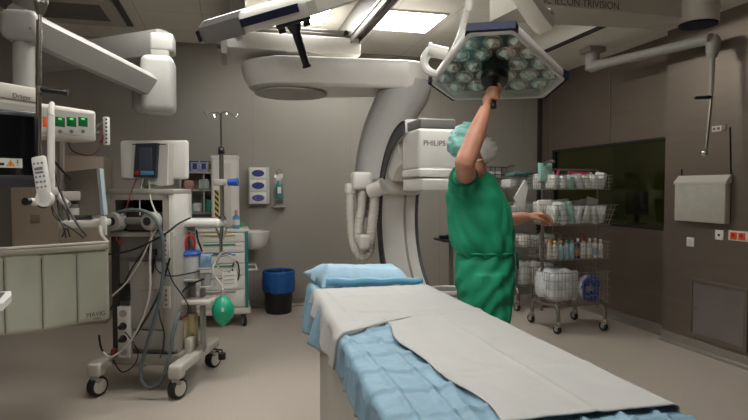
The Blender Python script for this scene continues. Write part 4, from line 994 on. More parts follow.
# grey push handle
hA, hB = V(117,221,-.3), V(152,221,-.3)
o = AP('push_handle', MB().tube([hA+V3((0,.01,0)),hB+V3((0,.01,0))],.026,seg=14), MIDGREY)
for h_ in (hA,hB):
    AP('handle_end', MB().lathe([(.022,-.05),(.06,-.045),(.066,-.03),(.066,.03),(.05,.045),(.022,.05)],h_,(.25,1,0.05),20), PLGREY, o)
    AP('handle_recess', MB().cyl(h_+V3((-.012,-.052,0)),h_+V3((-.0125,-.056,0)),.03,.03,16), HOLE, o)
AP('handle_bracket', MB().span((hA.x-.02,-.3,hA.z-.03),(hA.x+.02,-.19,hA.z+.02)).span((hB.x-.02,-.3,hB.z-.03),(hB.x+.02,-.19,hB.z+.02)), MIDGREY, o)
# hoses and cables
HOSE = mat('grey_green_hose', s(86,100,100), .5, var=.06)
def cable(nm, pts, r, m, y=-.27, par=None, sm=6):
    v = [V(p[0],p[1],p[2] if len(p) > 2 else y) for p in pts]; return AP(nm, MB().tube(v, r, seg=8, smooth=sm), m, par)
cable('breathing_hose',[(112,222,-.3),(118,213,-.32),(135,210,-.34),(150,214,-.35),(159,226,-.35),(163,245,-.34),(163,275,-.33),(157,310,-.33),(147,345,-.34),(141,368,-.36),(142,382,-.38),(151,388,-.39),(162,379,-.38),(169,358,-.36),(173,335,-.33),(177,320,-.28),(181,312,-.24)],.0135,HOSE)
cable('black_cable',[(104,255,-.3),(125,252,-.3),(142,246,-.31),(165,234,-.3),(178,224,-.25),(190,218,-.1)],.007,BLACK)
cable('black_cable',[(150,240,-.28),(143,252,-.28),(131,270,-.28),(120,292,-.28),(110,310,-.28)],.006,BLACK)
cable('black_cable',[(170,258,-.28),(164,278,-.3),(157,298,-.3),(141,327,-.32),(128,344,-.33),(112,357,-.34),(102,350,-.33),(99,335,-.32)],.0075,BLACK)
cable('black_cable',[(166,262,-.27),(172,280,-.28),(180,292,-.27),(188,305,-.25),(187,315,-.24),(181,318,-.22)],.005,BLACK)
cable('black_cable',[(154,256,-.25),(157,270,-.25),(170,276,-.26),(186,274,-.22),(200,271,-.2)],.005,BLACK)
cable('black_cable',[(158,300,-.26),(160,318,-.26),(164,332,-.26),(163,348,-.26),(160,358,-.25)],.005,BLACK)
cable('black_cable',[(125,332,-.29),(133,342,-.3),(138,354,-.3),(134,365,-.3),(122,372,-.3),(113,360,-.3)],.005,BLACK)
cable('white_cable',[(149,180,-.12),(151,200,-.26),(158,222,-.31),(150,240,-.3),(140,262,-.3),(126,283,-.3),(112,296,-.3)],.006,WHITE2)
cable('white_cable',[(152,228,-.28),(150,260,-.29),(150,290,-.3),(143,318,-.32),(130,342,-.33),(112,357,-.35),(103,352,-.34)],.0085,WHITE2)
cable('white_cable',[(143,178,-.12),(140,195,-.2),(140,215,-.3)],.004,WHITE2)
cable('red_cable',[(137,178,-.14),(132,190,-.25),(127,206,-.3),(124,216,-.3)],.004,mat('dark_red_cable', s(120,44,38), .5))
cable('red_cable',[(115,236,-.25),(120,243,-.25),(124,240,-.25)],.005,RED)
AP('red_plug', MB().box(V(114,353,-.26),(.035,.04,.07),bev=.01), mat('dark_red_cable', s(120,44,38), .5)); AP('red_plug', MB().box(V(180,318,-.24),(.05,.03,.03),bev=.008), mat('dark_red_cable', s(120,44,38), .5))
for x0_,y0_ in ((149,247),(155,252),(152,262)):
    AP('cable_clip', MB().box(V(x0_,y0_,-.24),(.03,.03,.05),bev=.008), BLACK)
cable('black_cable',[(148,246,-.24),(150,256,-.25),(153,268,-.25),(150,276,-.24)],.009,BLACK)
# side arm, side shelf, absorber
sa0, sa1 = V(178,222.5,.05), V(222,222.5,.05)
AP('side_arm', MB().box((sa0+sa1)/2-V3((.02,0,0)),(sa1.x-sa0.x+.06,.2,.06),bev=.025,seg=4), WHITE)
g0, g1 = V(176,300,.0), V(213,300,.0)
AP('side_shelf', MB().box((g0+g1)/2,(g1.x-g0.x+.04,.24,.035),bev=.012), WHITE2)
AP('canister_bracket', MB().box(V(190,279,.0),(.2,.16,.02),bev=.006), PLGREY)
AP('side_tray', MB().box(V(206,268,.0),(.1,.14,.012),bev=.004).box(V(206,286,.0),(.11,.14,.012),bev=.004), PLGREY)
AP('side_upright', MB().span((.245,.03,.26),(.275,.09,1.22),bev=.01).box(V(203,320,.05),(.03,.06,.5),bev=.008), PLGREY)
AP('absorber', MB().box(V(182,334,-.02),(.1,.12,.24),bev=.02).box(V(191,330,.05),(.09,.1,.28),bev=.02), mat('cream_absorber', s(196,180,142), .45, var=.08))
AP('absorber_holder', MB().box(V(190,345,-.06),(.05,.1,.12),bev=.01).box(V(178,345,-.06),(.03,.1,.12),bev=.01), WHITE2)
AP('handle_knob', MB().cyl(V(222,353,.1),V(222,359,.1),.03,.03,14), BLACK); AP('foot_bracket', MB().tube([V(214,349,.12),V(222,350,.1),V(222,353,.1)],.008), DKGREY)
AP('black_grip', MB().box(V(191,284,-.08),(.05,.03,.03),bev=.012).tube([V(178,300,-.1),V(184,290,-.1),V(194,283,-.1),V(204,279,-.1)],.007,smooth=4), BLACK)
# monitor on top
t = thing('patient_monitor', 'white monitor seen from behind with a dark docked module, on the machine', 'monitor', VM @ V(152,190,-.05), VR)
r = ROOT[t.name]
def Q(px,py,y): return r.inverted() @ VM @ V(px,py,y)
a_, b_ = Q(119,184,-.02), Q(188,139,-.02)
pc0, pc1 = Q(120,179.5,-.02), Q(187,140,-.02); part('panel', MB().box((pc0+pc1)/2+V3((0,.025,0)),(abs(pc1.x-pc0.x),.05,abs(pc1.z-pc0.z)),bev=.022,seg=4), WHITE, t)
part('rear_housing', MB().prism([Q(125,144,-.09),Q(168,144,-.1),Q(167,185,-.1),Q(160,186,-.1),Q(124,177,-.09)],(0,.1,0)), WHITE, t)
part('housing_side', MB().prism([Q(167.5,143.5,-.095),Q(172.5,144,-.05),Q(171,184,-.05),Q(166.5,185,-.095)],(0,.05,0)), WHITE2, t)
part('top_slot', MB().box(Q(149,144.4,-.1),(.26,.006,.006)), HOLE, t)
o = part('module', MB().prism([Q(135.5,143.5,-.14),Q(157,143,-.14),Q(155,178,-.14),Q(133.5,177,-.14)],(0,.06,0)), mat('module_blue_grey', s(47,51,64), .4), t)
part('module_face', MB().box(Q(145.5,159,-.143),(.1,.006,.17),bev=.002), mat('module_face_grey', s(70,76,90), .3), o)
part('module_ports', MB().box(Q(147,173,-.143),(.1,.01,.03),bev=.003), LBLUE, o); part('module_port', MB().box(Q(136.5,173,-.143),(.03,.012,.03),bev=.003), RED, o)
part('neck', MB().cyl(Q(148,190.5,-.03),Q(148,184,-.03),.03,.026,18).box(Q(148,184,-.05),(.1,.08,.03),bev=.008), PLGREY, t)
part('base_plate', MB().box(Q(148,191.5,-.03),(.12,.12,.012),bev=.004), PLGREY, t)
# infusion pole on the side arm
bp_ = VM @ (V(222,220,.05)); 
t = thing('drip_pole', 'steel drip pole with four curled hooks standing on the white side arm', 'drip stand', bp_)
ip_ = lambda px, py: PL(px, py, bp_, HF)
tp_ = ip_(222,113); bt = V3((bp_.x,bp_.y,bp_.z)); tp_ = V3((bt.x,bt.y,tp_.z))
zc_ = ip_(222,151).z
part('lower_tube', MB().cyl(bt,V3((bt.x,bt.y,zc_)),.017,.017,14), SATIN, t, True); part('rod', MB().cyl(V3((bt.x,bt.y,zc_)),tp_,.009,.009,12), CHROME, t, True)
part('clamp_knob', MB().cyl(V3((bt.x,bt.y,zc_-.025)),V3((bt.x,bt.y,zc_+.03)),.028,.022,14).sphere(V3((bt.x,bt.y-.03,zc_)),.02), BLACK, t, True)
part('foot', MB().cyl(bt,bt+V3((0,0,.03)),.035,.022,16), BLACK, t, True)
part('clamp', MB().box(ip_(220,182.5),(.1,.05,.05),bev=.008), PLGREY, t, True)
part('clamp_knob', MB().cyl(ip_(228,182.5),ip_(238,182),.025,.032,14), BLUE, t, True)
for k in range(4):
    a_ = k*PI/2+.4; e_ = V3((math.cos(a_),math.sin(a_),0)); 
    part('hook', MB().tube([tp_,tp_+e_*.05+V3((0,0,.004)),tp_+e_*.1-V3((0,0,.01)),tp_+e_*.115-V3((0,0,.03)),tp_+e_*.13-V3((0,0,.012)),tp_+e_*.138+V3((0,0,.004))],.0045,smooth=5,seg=8), CHROME, t, True)
# clear suction jar
cj = VM @ V(191,272,.0); cj.z = (VM @ V(190,279,.0)).z+.011
t = thing('suction_canister', 'clear suction jar with blue lid and red tube loop on machine side', 'canister', cj)
part('jar', MB().lathe([(.0,0),(.06,0),(.066,.02),(.07,.175),(.0,.175)],(0,0,0)), mat('clear_jar', s(206,208,208), .2, alpha=.8), t)
o = part('lid', MB().lathe([(.0,.175),(.078,.175),(.08,.19),(.07,.207),(.04,.215),(.0,.217)],(0,0,0)), BLUE, t)
part('port', MB().cyl((.02,0,.21),(.02,0,.24),.014).cyl((-.035,0,.21),(-.035,0,.24),.012), BLUE, o)
part('red_tube', MB().tube([(-.03,-.03,.22),(-.033,-.035,.28),(-.015,-.035,.325),(.012,-.035,.325),(.03,-.035,.28),(.026,-.03,.22)],.009,smooth=6), RED, t)
part('black_wand', MB().tube([(.045,-.02,.37),(.055,-.01,.29),(.085,0,.2)],.007,smooth=4), BLACK, t)
part('clear_tube', MB().tube([(.05,0,.18),(.09,0,.27),(.06,.0,.33),(-.03,.02,.37)],.006,smooth=4), mat('clear_tube_film', s(200,200,198), .2), t)
# small items on the side trays
c = VM @ V(206,266,.0); c.z = (VM @ V(206,268,.0)).z+.007
solo('sachet', MB().box(c+V3((0,0,.05)),(.08,.05,.1),bev=.012).box(c+V3((.02,-.03,.07)),(.03,.01,.04),bev=.004), mat('blue_white_sachet', s(120,150,178), .45, var=.3, scale=25), 'small blue and white packet on the machine side tray', 'packet')
c = VM @ V(206,284,.0); c.z = (VM @ V(206,286,.0)).z+.007
solo('clear_cup', MB().lathe([(.0,0),(.035,0),(.043,.09),(.039,.09),(.032,.008),(.0,.006)],c), mat('clear_cup_plastic', s(186,188,186), .2, alpha=.6), 'clear plastic cup on the lower side tray of the machine', 'cup')
# breathing bag hanging on its tube
bg = VM @ V(223,310,.02)
t = thing('breathing_bag', 'bright green breathing bag hanging below the side arm', 'breathing bag', bg-V3((0,0,.13)))
bw = 11*(bg-CAM).dot(FWD)/FPX
part('bag', MB().lathe([(.012,.12),(.02,.108),(.05,.085),(bw*.95,.03),(bw,-.005),(bw*.9,-.05),(.05,-.09),(.022,-.115),(.008,-.13)],bg), mat('bag_green', s(18,158,118), .35, var=.05), t, True, ang=2)
part('bag_neck', MB().cyl(bg+V3((0,0,.115)),bg+V3((0,0,.16)),.016), PLGREY, t, True)
ih = lambda px, py, y=.03: VM @ V(px, py, y)
part('hanger_tube', MB().tube([bg+V3((0,0,.155)),ih(221,285),ih(213,272,.0),ih(216,260),ih(222,252)],.008,smooth=5), mat('clear_tube_film', s(200,200,198), .2), t, True)
part('bag_label', MB().box(bg+V3((0,-bw,.02)),(.02,.004,.03)), WHITE, t, True)
# forked steel holder and ring with paper under the arm
c = ih(221,240,.06)
t = thing('mask_holder', 'forked steel holder with a wire ring hanging below the side arm', 'holder', ih(221,252,.06))
part('fork', MB().tube([ih(222,226,.06),ih(221,240,.06),ih(221,254,.06)],.014).tube([ih(216,227,.06),ih(219,236,.06),ih(221,242,.06)],.008,smooth=3).tube([ih(227,227,.06),ih(224,236,.06),ih(221,242,.06)],.008,smooth=3), CHROME, t, True)
part('crossbar', MB().tube([ih(213,254,.06),ih(231,254,.06)],.006), DKGREY, t, True)
part('ring', MB().tube([c0_ for c0_ in [ih(226+9*math.cos(a*PI/12),263+8*math.sin(a*PI/12),.04) for a in range(24)]],.006,closed=True), PLGREY, t, True)
t = thing('paper_note', 'white printed note hanging under the wire ring beside the green bag', 'note', ih(229,288,.02))
part('sheet', MB().prism([ih(222,272,.02),ih(236,271,.02),ih(238,286,.02),ih(223,288,.02)],(VM.to_3x3() @ V3((0,.004,0)))), PAPER, t, True)
part('print_line', MB().tube([ih(224,276,.018),ih(234,275.3,.018)],.002,seg=4).tube([ih(224,280,.018),ih(234,279.3,.018)],.002,seg=4).tube([ih(224.3,284,.018),ih(234,283,.018)],.002,seg=4), MIDGREY, t, True)
part('clip', MB().box(ih(229,271,.02),(.02,.012,.02)), PLGREY, t, True)
# ------------------------------------------------------------------ back wall group
SY = 6.9
sa, sb = PY(179,161,SY), PY(233,161,SY); s0, s1 = PY(205,219,SY).z, PY(205,160,SY).z
t = thing('wall_shelf', 'grey open wall shelf holding gloves and packets behind the white column', 'shelf', ((sa.x+sb.x)/2,SY+.14,s0))
W = sb.x-sa.x; Hs = s1-s0
zrow = [PY(205,y,SY).z-s0 for y in (172.5,190.5,213)]
SHM = mat('shelf_grey', s(170,167,158), .5, var=.02)
part('carcass', MB().span((-W/2,.13,0),(W/2,.15,Hs)).span((-W/2,-.14,0),(-W/2+.02,.14,Hs)).span((W/2-.02,-.14,0),(W/2,.14,Hs)).span((-W/2,-.14,0),(W/2,.14,.02)), SHM, t)
for z in zrow: part('shelf_board', MB().span((-W/2+.02,-.14,z-.009),(W/2-.02,.13,z+.009)), SHM, t)
xd = PY(204,200,SY).x-(sa.x+sb.x)/2
part('divider', MB().span((xd-.008,-.14,zrow[2]),(xd+.008,.13,zrow[0])), SHM, t)
part('dark_base', MB().span((-W/2+.02,-.135,.02),(W/2-.02,-.1,zrow[2]-.02)), DKGREY, t)
def on_shelf(px, row, w_, h_, m, label, cat, grp=None, name='box', d_=.16, dy=0, bump=False):
    x = PY(px,190,SY).x; z = s0+zrow[row]+.009
    mb = MB()
    if bump:
        mb.box((x,SY+.09+dy,z+h_/2),(w_,d_,h_),bev=min(w_,h_)*.22,seg=4)
        for v in mb.bm.verts:
            n = noise.noise(v.co*28)*.016; k = 0 if v.co.z < z+.012 else 1; v.co += V3((n*.6*k,n*k,n*.5*k))
    else: mb.box((x,SY+.09+dy,z+h_/2),(w_,d_,h_),bev=.003)
    return solo(name, mb, m, label, cat, grp)
GLB = mat('glove_box_blue', s(54,84,140), .5, var=.3, scale=18); GLP = mat('glove_box_lilac', s(150,156,190), .5, var=.2, scale=18); GLG = mat('glove_box_green', s(170,176,80), .5, var=.2, scale=18)
for px, w_, m, lb in ((189.5,.04,GLB,'narrow dark blue glove box at left end of the top shelf'),(195,.085,GLP,'lilac fronted glove box on the top shelf, left of two'),(204,.085,GLP,'lilac fronted glove box on the top shelf, right of two'),(210.5,.05,GLG,'yellow-green glove box on the top shelf of the wall shelf'),(217,.07,GLB,'blue glove box next to the white column on the top shelf')):
    o = on_shelf(px,0,w_,.128,m,lb,'glove box','glove boxes on the wall shelf','glove_box'); 
    bx = MB().box((0,-.0815,.064),(w_*.6,.003,.07)); part('opening_panel', bx, mat('glove_navy', s(34,44,92), .5), o)
    bx = MB().box((0,-.0815,.118),(w_*.96,.004,.016)); part('top_band', bx, mat('glove_navy', s(34,44,92), .5), o)
on_shelf(189,1,.12,.11,PINKP,'red and white packet on the middle shelf','packet',name='packet',bump=True)
on_shelf(204,1,.13,.12,mat('pale_green_film', s(178,190,180), .4, var=.15, scale=25, bump=.4),'pale green packet on the middle shelf','packet',name='packet',bump=True,d_=.14)
on_shelf(213,1,.03,.13,BLUE,'thin blue box on the middle shelf beside the white column','box',name='thin_box')
for px, w_, h_, dy, m, lb in ((188,.1,.09,.0,TEALP,'teal packet at the left of the lower shelf'),(197,.1,.11,.02,FILM,'white packet beside the teal one, left lower shelf bay'),(208,.08,.15,.03,mat('deep_teal_film', s(40,130,112), .45, var=.15, scale=22, bump=.4),'deep teal upright packet on the lower shelf'),(216,.11,.1,-.02,TEALP,'pale teal crumpled packet on the right of the lower shelf')):
    on_shelf(px,2,w_,h_,m,lb,'packet',name='packet',bump=True,dy=dy)
# white column with hazard stripes
cc0 = P(225.5,190,6.35); cz1 = zt(157.5,6.2); 
# drawer cart
DX0, DX1, DY0, DY1 = P(189,260,6.2).x, P(247,260,6.3).x, 6.2, 6.68
dzt = 1.07
t = thing('drawer_cart', 'white drawer cart with teal corner strip behind the anaesthesia machine', 'cart', ((DX0+DX1)/2,(DY0+DY1)/2,0))
W, D = DX1-DX0, DY1-DY0
part('body', MB().span((-W/2,-D/2,.2),(W/2,D/2,dzt-.03),bev=.01), WHITE2, t)
part('top', MB().span((-W/2-.02,-D/2-.02,dzt-.03),(W/2+.02,D/2,dzt),bev=.01), WHITE, t)
part('base_bumper', MB().span((-W/2-.03,-D/2-.03,.15),(W/2+.03,D/2+.03,.21),bev=.02), WHITE2, t)
for x in (-1,1): part('corner_strip', MB().span((x*(W/2-.01)-.016,-D/2-.018,.22),(x*(W/2-.01)+.016,-D/2+.01,dzt-.02),bev=.006), TEAL, t)
zs = [.23,.42,.57,.70,.82,.93,1.03]
for k in range(6):
    o = part('drawer', MB().span((-W/2+.035,-D/2-.014,zs[k]+.005),(W/2-.035,-D/2+.005,zs[k+1]-.005),bev=.004), WHITE, t)
    part('drawer_pull', MB().span((-W*.3,-D/2-.03,zs[k+1]-.03),(W*.3,-D/2-.012,zs[k+1]-.014),bev=.004), [PLGREY,PLGREY,GREENP,LBLUE,GREENP,YELLOW][k], o)
for x in (-W/2+.06,W/2-.04):
    for y in (-D/2+.05,D/2-.05):
        o = part('caster', MB().box((x,y,.125),(.05,.05,.07),bev=.01), MIDGREY, t)
        part('wheel', MB().lathe([(.0,-.018),(.045,-.018),(.062,-.012),(.064,0),(.062,.012),(.045,.018),(.0,.018)],(x,y,.066),(1,.3,0)), RUBBER, o)
        part('wheel_hub', MB().cyl((x-.02,y-.006,.066),(x+.02,y+.006,.066),.035), PLGREY, o)
part('side_rail', MB().tube([(W/2+.0,-D/2+.04,.62),(W/2+.1,-D/2+.04,.62),(W/2+.1,D/2-.04,.62),(W/2,D/2-.04,.62)],.012), WHITE2, t)
part('cable_hank', MB().tube([(W*.30+.035*math.cos(a*PI/10),-D/2-.04,.62+.11*math.sin(a*PI/10)) for a in range(20)],.008,closed=True), BLACK, t)
cx = P(225.5,190,6.45).x
t = thing('equipment_column', 'white rounded column with yellow and black stripes standing on the drawer cart', 'column', (cx,6.5,dzt))
Hc = zt(157,6.35)-dzt
part('housing', MB().span((-.15,-.1,0),(.15,.1,Hc),bev=.035,seg=4), WHITE, t)
part('cap', MB().span((-.155,-.105,Hc-.04),(.155,.105,Hc+.012),bev=.02,seg=3), WHITE, t)
part('groove', MB().span((-.06,-.104,.02),(.06,-.096,Hc-.08),bev=.003), WHITE2, t)
hz = MATS['hazard'] = bpy.data.materials.new('hazard_stripes'); hz.use_nodes = True; nt = hz.node_tree; bs = nt.nodes['Principled BSDF']
tc = nt.nodes.new('ShaderNodeTexCoord'); sp_ = nt.nodes.new('ShaderNodeSeparateXYZ'); nt.links.new(tc.outputs['Object'], sp_.inputs[0])
m1_ = nt.nodes.new('ShaderNodeMath'); m1_.operation = 'ADD'; nt.links.new(sp_.outputs[0], m1_.inputs[0]); nt.links.new(sp_.outputs[2], m1_.inputs[1])
m2_ = nt.nodes.new('ShaderNodeMath'); m2_.operation = 'MULTIPLY'; m2_.inputs[1].default_value = 16; nt.links.new(m1_.outputs[0], m2_.inputs[0])
m3_ = nt.nodes.new('ShaderNodeMath'); m3_.operation = 'FRACT'; nt.links.new(m2_.outputs[0], m3_.inputs[0])
m4_ = nt.nodes.new('ShaderNodeMath'); m4_.operation = 'GREATER_THAN'; m4_.inputs[1].default_value = .5; nt.links.new(m3_.outputs[0], m4_.inputs[0])
mx_2 = nt.nodes.new('ShaderNodeMixRGB'); nt.links.new(m4_.outputs[0], mx_2.inputs[0]); mx_2.inputs[1].default_value = s(190,172,60); mx_2.inputs[2].default_value = s(36,34,30); nt.links.new(mx_2.outputs[0], bs.inputs['Base Color']); bs.inputs['Roughness'].default_value = .5
part('stripe_label', MB().span((-.115,-.103,.12),(-.07,-.099,.42)), hz, t)
c = P(237,215,6.3)
t = thing('spray_bottle', 'light blue bottle with pink cap on the cart right of the column', 'bottle', (P(236,226,6.3).x,6.27,dzt))
part('body', MB().lathe([(.0,0),(.036,0),(.038,.01),(.038,.13),(.015,.15),(.013,.17),(.0,.17)]), LBLUE, t); part('cap', MB().lathe([(.0,.165),(.016,.165),(.016,.2),(.0,.205)]), mat('pink_cap', s(190,130,140), .4), t); part('label', MB().lathe([(.0385,.04),(.0387,.04),(.0387,.1),(.0385,.1)],caps=False), WHITE, t)
solo('green_cloth', MB().box((P(242,167,6.4).x-.03,6.52,0),(.08,.1,.05)).xf(Matrix.Translation((0,0,dzt+Hc*0+.025))), mat('green_wrap', s(80,150,110), .6, bump=.5), 'folded green cloth on the cart top behind the bottle', 'cloth')
# blue clamp beside the cart
c = P(238,240,6.12)
t = thing('rail_clamp', 'blue clamp knob fixed on the front of the drawer cart', 'clamp', c)
part('knob', MB().cyl((-.04,0.03,0),(.05,0.03,0),.03,.036,14), BLUE, t); part('jaw', MB().box((-.05,.045,0),(.05,.05,.06),bev=.01), PLGREY, t)
# glove dispenser, soap dispenser on the wall
a, b = PY(248.5,167,YB-.1), PY(269.5,204,YB-.1)
t = thing('glove_dispenser', 'white wall dispenser with three dark blue oval openings', 'dispenser', ((a.x+b.x)/2,YB-.057,b.z))
W, Hd = b.x-a.x, a.z-b.z
part('case', MB().span((-W/2,-.05,0),(W/2,.06,Hd),bev=.006), mat('frosted_case', s(188,186,178), .35, var=.02), t)
for k in range(3):
    z = Hd*(k+.5)/3
    o = part('box_front', MB().span((-W/2+.015,-.056,z-Hd/6+.008),(W/2-.04,-.048,z+Hd/6-.008),bev=.002), WHITE, t)
    ox = -.012
    part('opening', MB().loft([[V3((ox+(W*.3)*math.cos(q*PI/14),y,z+.042*math.sin(q*PI/14))) for q in range(28)] for y in (-.056,-.0605)]), [mat('glove_violet', s(84,80,140), .5, var=.4, scale=30),mat('glove_blue', s(36,54,120), .5, var=.2, scale=30),mat('glove_blue', s(36,54,120), .5)][k], o)
a, b = PY(274.5,170,YB-.1), PY(284,207,YB-.1)
t = thing('soap_dispenser', 'wall soap dispenser with teal bottle in a wire bracket', 'dispenser', ((a.x+b.x)/2,YB+.003,b.z))
W, Hd = b.x-a.x, a.z-b.z
part('bracket', MB().span((-W/2,-.012,.02),(W/2,0,Hd-.05),bev=.003).tube([(-W/2+.01,-.01,.03),(-W/2+.01,-.13,.03),(W/2+.02,-.13,.03),(W/2+.02,-.01,.03)],.006).tube([(-W/2+.01,-.01,Hd-.1),(-W/2+.01,-.12,Hd-.1),(W/2-.01,-.12,Hd-.1),(W/2-.01,-.01,Hd-.1)],.006), SATIN, t)
part('lever', MB().tube([(-.02,-.01,Hd-.06),(-.02,-.02,Hd),(.02,-.09,Hd),(.02,-.14,Hd-.03)],.006,smooth=3), CHROME, t)
o = part('bottle', MB().lathe([(.0,.1),(.036,.1),(.04,.12),(.04,.28),(.02,.31),(.016,.33),(.0,.335)],(0,-.07,0)), mat('teal_bottle', s(56,124,122), .25), t)
part('label', MB().span((-.022,-.112,.17),(.022,-.106,.25)), WHITE, o)
part('tray', MB().span((-W/2-.01,-.14,.0),(W/2+.03,-.02,.016),bev=.004), PLGREY, t)
# basin
bs_ = P(255,236,6.95)
t = thing('wash_basin', 'white round wash basin on the wall behind the drawer cart', 'basin', (bs_.x-.03,6.93,PY(255,250,6.85).z))
part('bowl', MB().lathe([(.0,0),(.1,.005),(.16,.06),(.19,.16),(.2,.22),(.185,.225),(.17,.16),(.14,.08),(.08,.03),(.0,.025)],(0,0,0),seg=32), WHITE, t); part('wall_bracket', MB().span((-.08,.12,.04),(.08,.275,.18),bev=.01), WHITE2, t)
# waste bin
bc = PZ(280,315,0); bc.y += .16
t = thing('waste_bin', 'black waste bin lined with a blue plastic bag by back wall', 'bin', (bc.x,bc.y,0))
part('bin', MB().lathe([(.0,0),(.145,0),(.155,.015),(.185,.5),(.175,.5),(.145,.02),(.0,.02)],seg=32), mat('bin_black', s(22,21,22), .5, var=.1), t)
mb = MB()
prof = [(.182,.26),(.192,.285),(.197,.36),(.199,.44),(.2,.5),(.192,.518),(.178,.51),(.172,.42),(.16,.3)]
mb.lathe(prof, seg=56, caps=False)
for v in mb.bm.verts:
    a_ = math.atan2(v.co.y,v.co.x); n = noise.noise(V3((math.cos(a_)*3.5,math.sin(a_)*3.5,v.co.z*9)))
    rr = 1+.05*n+.012*math.sin(a_*13+v.co.z*20); v.co.x *= rr; v.co.y *= rr
    if v.co.z < .3: v.co.z += .03*noise.noise(V3((math.cos(a_)*2,math.sin(a_)*2,5)))
part('bag', mb, mat('blue_bag_film', s(24,80,146), .22, var=.08, bump=.4, bscale=30), t, ang=2)
# wire rack on the back wall, right of the person
a, b = PY(484,167,YB-.14), PY(506,188,YB-.14)
t = thing('wire_rack', 'small dark wall rack with two rows of packets behind the person', 'rack', ((a.x+b.x)/2,YB,b.z-.02))
W, Hd = b.x-a.x, a.z-b.z+.02
mb = MB()
for z in (0,Hd*.33,Hd*.66,Hd): mb.tube([(-W/2,-.005,z),(-W/2,-.14,z),(W/2,-.14,z),(W/2,-.005,z)],.006,seg=6)
for x in (-W/2,0,W/2): mb.tube([(x,-.005,0),(x,-.005,Hd)],.006,seg=6).tube([(x,-.14,0),(x,-.14,Hd)],.005,seg=6)
mb.span((-W/2,-.14,-.003),(W/2,0,.003)).span((-W/2,-.14,Hd*.5-.003),(W/2,0,Hd*.5+.003))
part('frame', mb, BLACK, t)
ax0 = (a.x+b.x)/2; az = b.z-.02
for k, (x, r_, m, nm) in enumerate(((-.06,0,PINKP,'pale pink packet on the lower row of the dark wall rack'),(.06,0,PINKP,'right-hand packet on the lower row of the dark wall rack'),(-.06,1,FILM,'left-hand white packet on upper row of the dark wall rack'),(.06,1,FILM,'right-hand white packet on upper row of the dark wall rack'))):
    solo('packet', MB().box((ax0+x,YB-.07,az+r_*Hd*.5+.005+.045),(.1,.1,.09),bev=.02), m, nm, 'packet', 'packets in the wall rack')
# small stand with dark tray, round white stool
sp2 = P(451,238,6.0)
t = thing('instrument_stand', 'small dark tray on a thin post behind the person', 'stand', (sp2.x,sp2.y,0))
part('post', MB().cyl((0,0,.03),(0,0,sp2.z-.02),.022,.022,14), SATIN, t); part('base', MB().box((0,0,.03),(.46,.05,.04),bev=.01).box((0,0,.03),(.05,.4,.04),bev=.01), SATIN, t)
part('tray', MB().span((-.14,-.16,sp2.z-.03),(.2,.16,sp2.z-.005),bev=.008), BLACK, t)
for x in (-.2,.2): part('caster', MB().cyl((x,-.015,.02),(x,.015,.02),.02), RUBBER, t)
t = thing('hand_switch', 'black curled foot-switch cable lying on the small dark tray', 'cable', (sp2.x-.02,sp2.y,sp2.z-.005))
part('lead', MB().tube([(-.1,-.02,.012),(-.05,-.06,.03),(.0,-.05,.05),(.04,-.02,.075),(.1,.02,.07),(.13,.0,.03)],.014,smooth=5), BLACK, t); part('plug', MB().box((-.06,-.02,.02),(.12,.07,.04),bev=.012), BLACK, t)
st2 = P(447,289,5.3)
t = thing('stool', 'round stool with white rim standing behind the table end', 'stool', (st2.x,st2.y,0))
part('seat', MB().lathe([(.0,-.03),(.16,-.035),(.175,-.02),(.175,.0),(.165,.008),(.15,.004),(.14,-.006),(.0,-.008)],(0,0,st2.z),seg=36), WHITE, t)
part('seat_pad', MB().lathe([(.0,-.012),(.138,-.012),(.135,.0),(.0,.004)],(0,0,st2.z),seg=36), MIDGREY, t)
part('post', MB().cyl((0,0,.06),(0,0,st2.z-.03),.025), CHROME, t)
for k in range(5):
    a_ = k*2*PI/5; part('foot', MB().tube([(0,0,.09),(.22*math.cos(a_),.22*math.sin(a_),.055)],.016), CHROME, t); part('caster', MB().sphere((.22*math.cos(a_),.22*math.sin(a_),.026),.026,seg=12,rings=8), RUBBER, t)

# ------------------------------------------------------------------ basket trolleys
TX, TY = 3.53, 5.07
def wire_basket(x0, x1, y0, y1, zb, h, lean=.03, step=.04):
    mb = MB(); r = .0026
    def wire(pts, rr=r): mb.tube(pts, rr, seg=5, caps=False)
    top = [(x0-lean*.3,y0-lean,zb+h),(x1+lean,y0-lean,zb+h),(x1+lean,y1,zb+h),(x0-lean*.3,y1,zb+h)]; bot = [(x0,y0,zb),(x1,y0,zb),(x1,y1,zb),(x0,y1,zb)]
    wire(top+[top[0]], .0045); wire(bot+[bot[0]], .0035)
    L = lambda p, q, k: tuple(p[i]+(q[i]-p[i])*k for i in range(3))
    for (i, j) in ((0,1),(1,2),(2,3),(3,0)):
        n = max(3, int((V3(bot[j])-V3(bot[i])).length/step))
        for k in range(1,n): wire([L(bot[i],bot[j],k/n), L(top[i],top[j],k/n)])
        for k in (1,2,3): wire([L(bot[i],top[i],k/4), L(bot[j],top[j],k/4)])
    n = int((x1-x0)/.06)
    for k in range(1,n): wire([(x0+(x1-x0)*k/n,y0,zb),(x0+(x1-x0)*k/n,y1,zb)])
    for k in range(1,6): wire([(x0,y0+(y1-y0)*k/6,zb),(x1,y0+(y1-y0)*k/6,zb)])
    return mb
LEV = [(.30,.33),(.765,.18),(1.125,.21),(1.495,.15)]
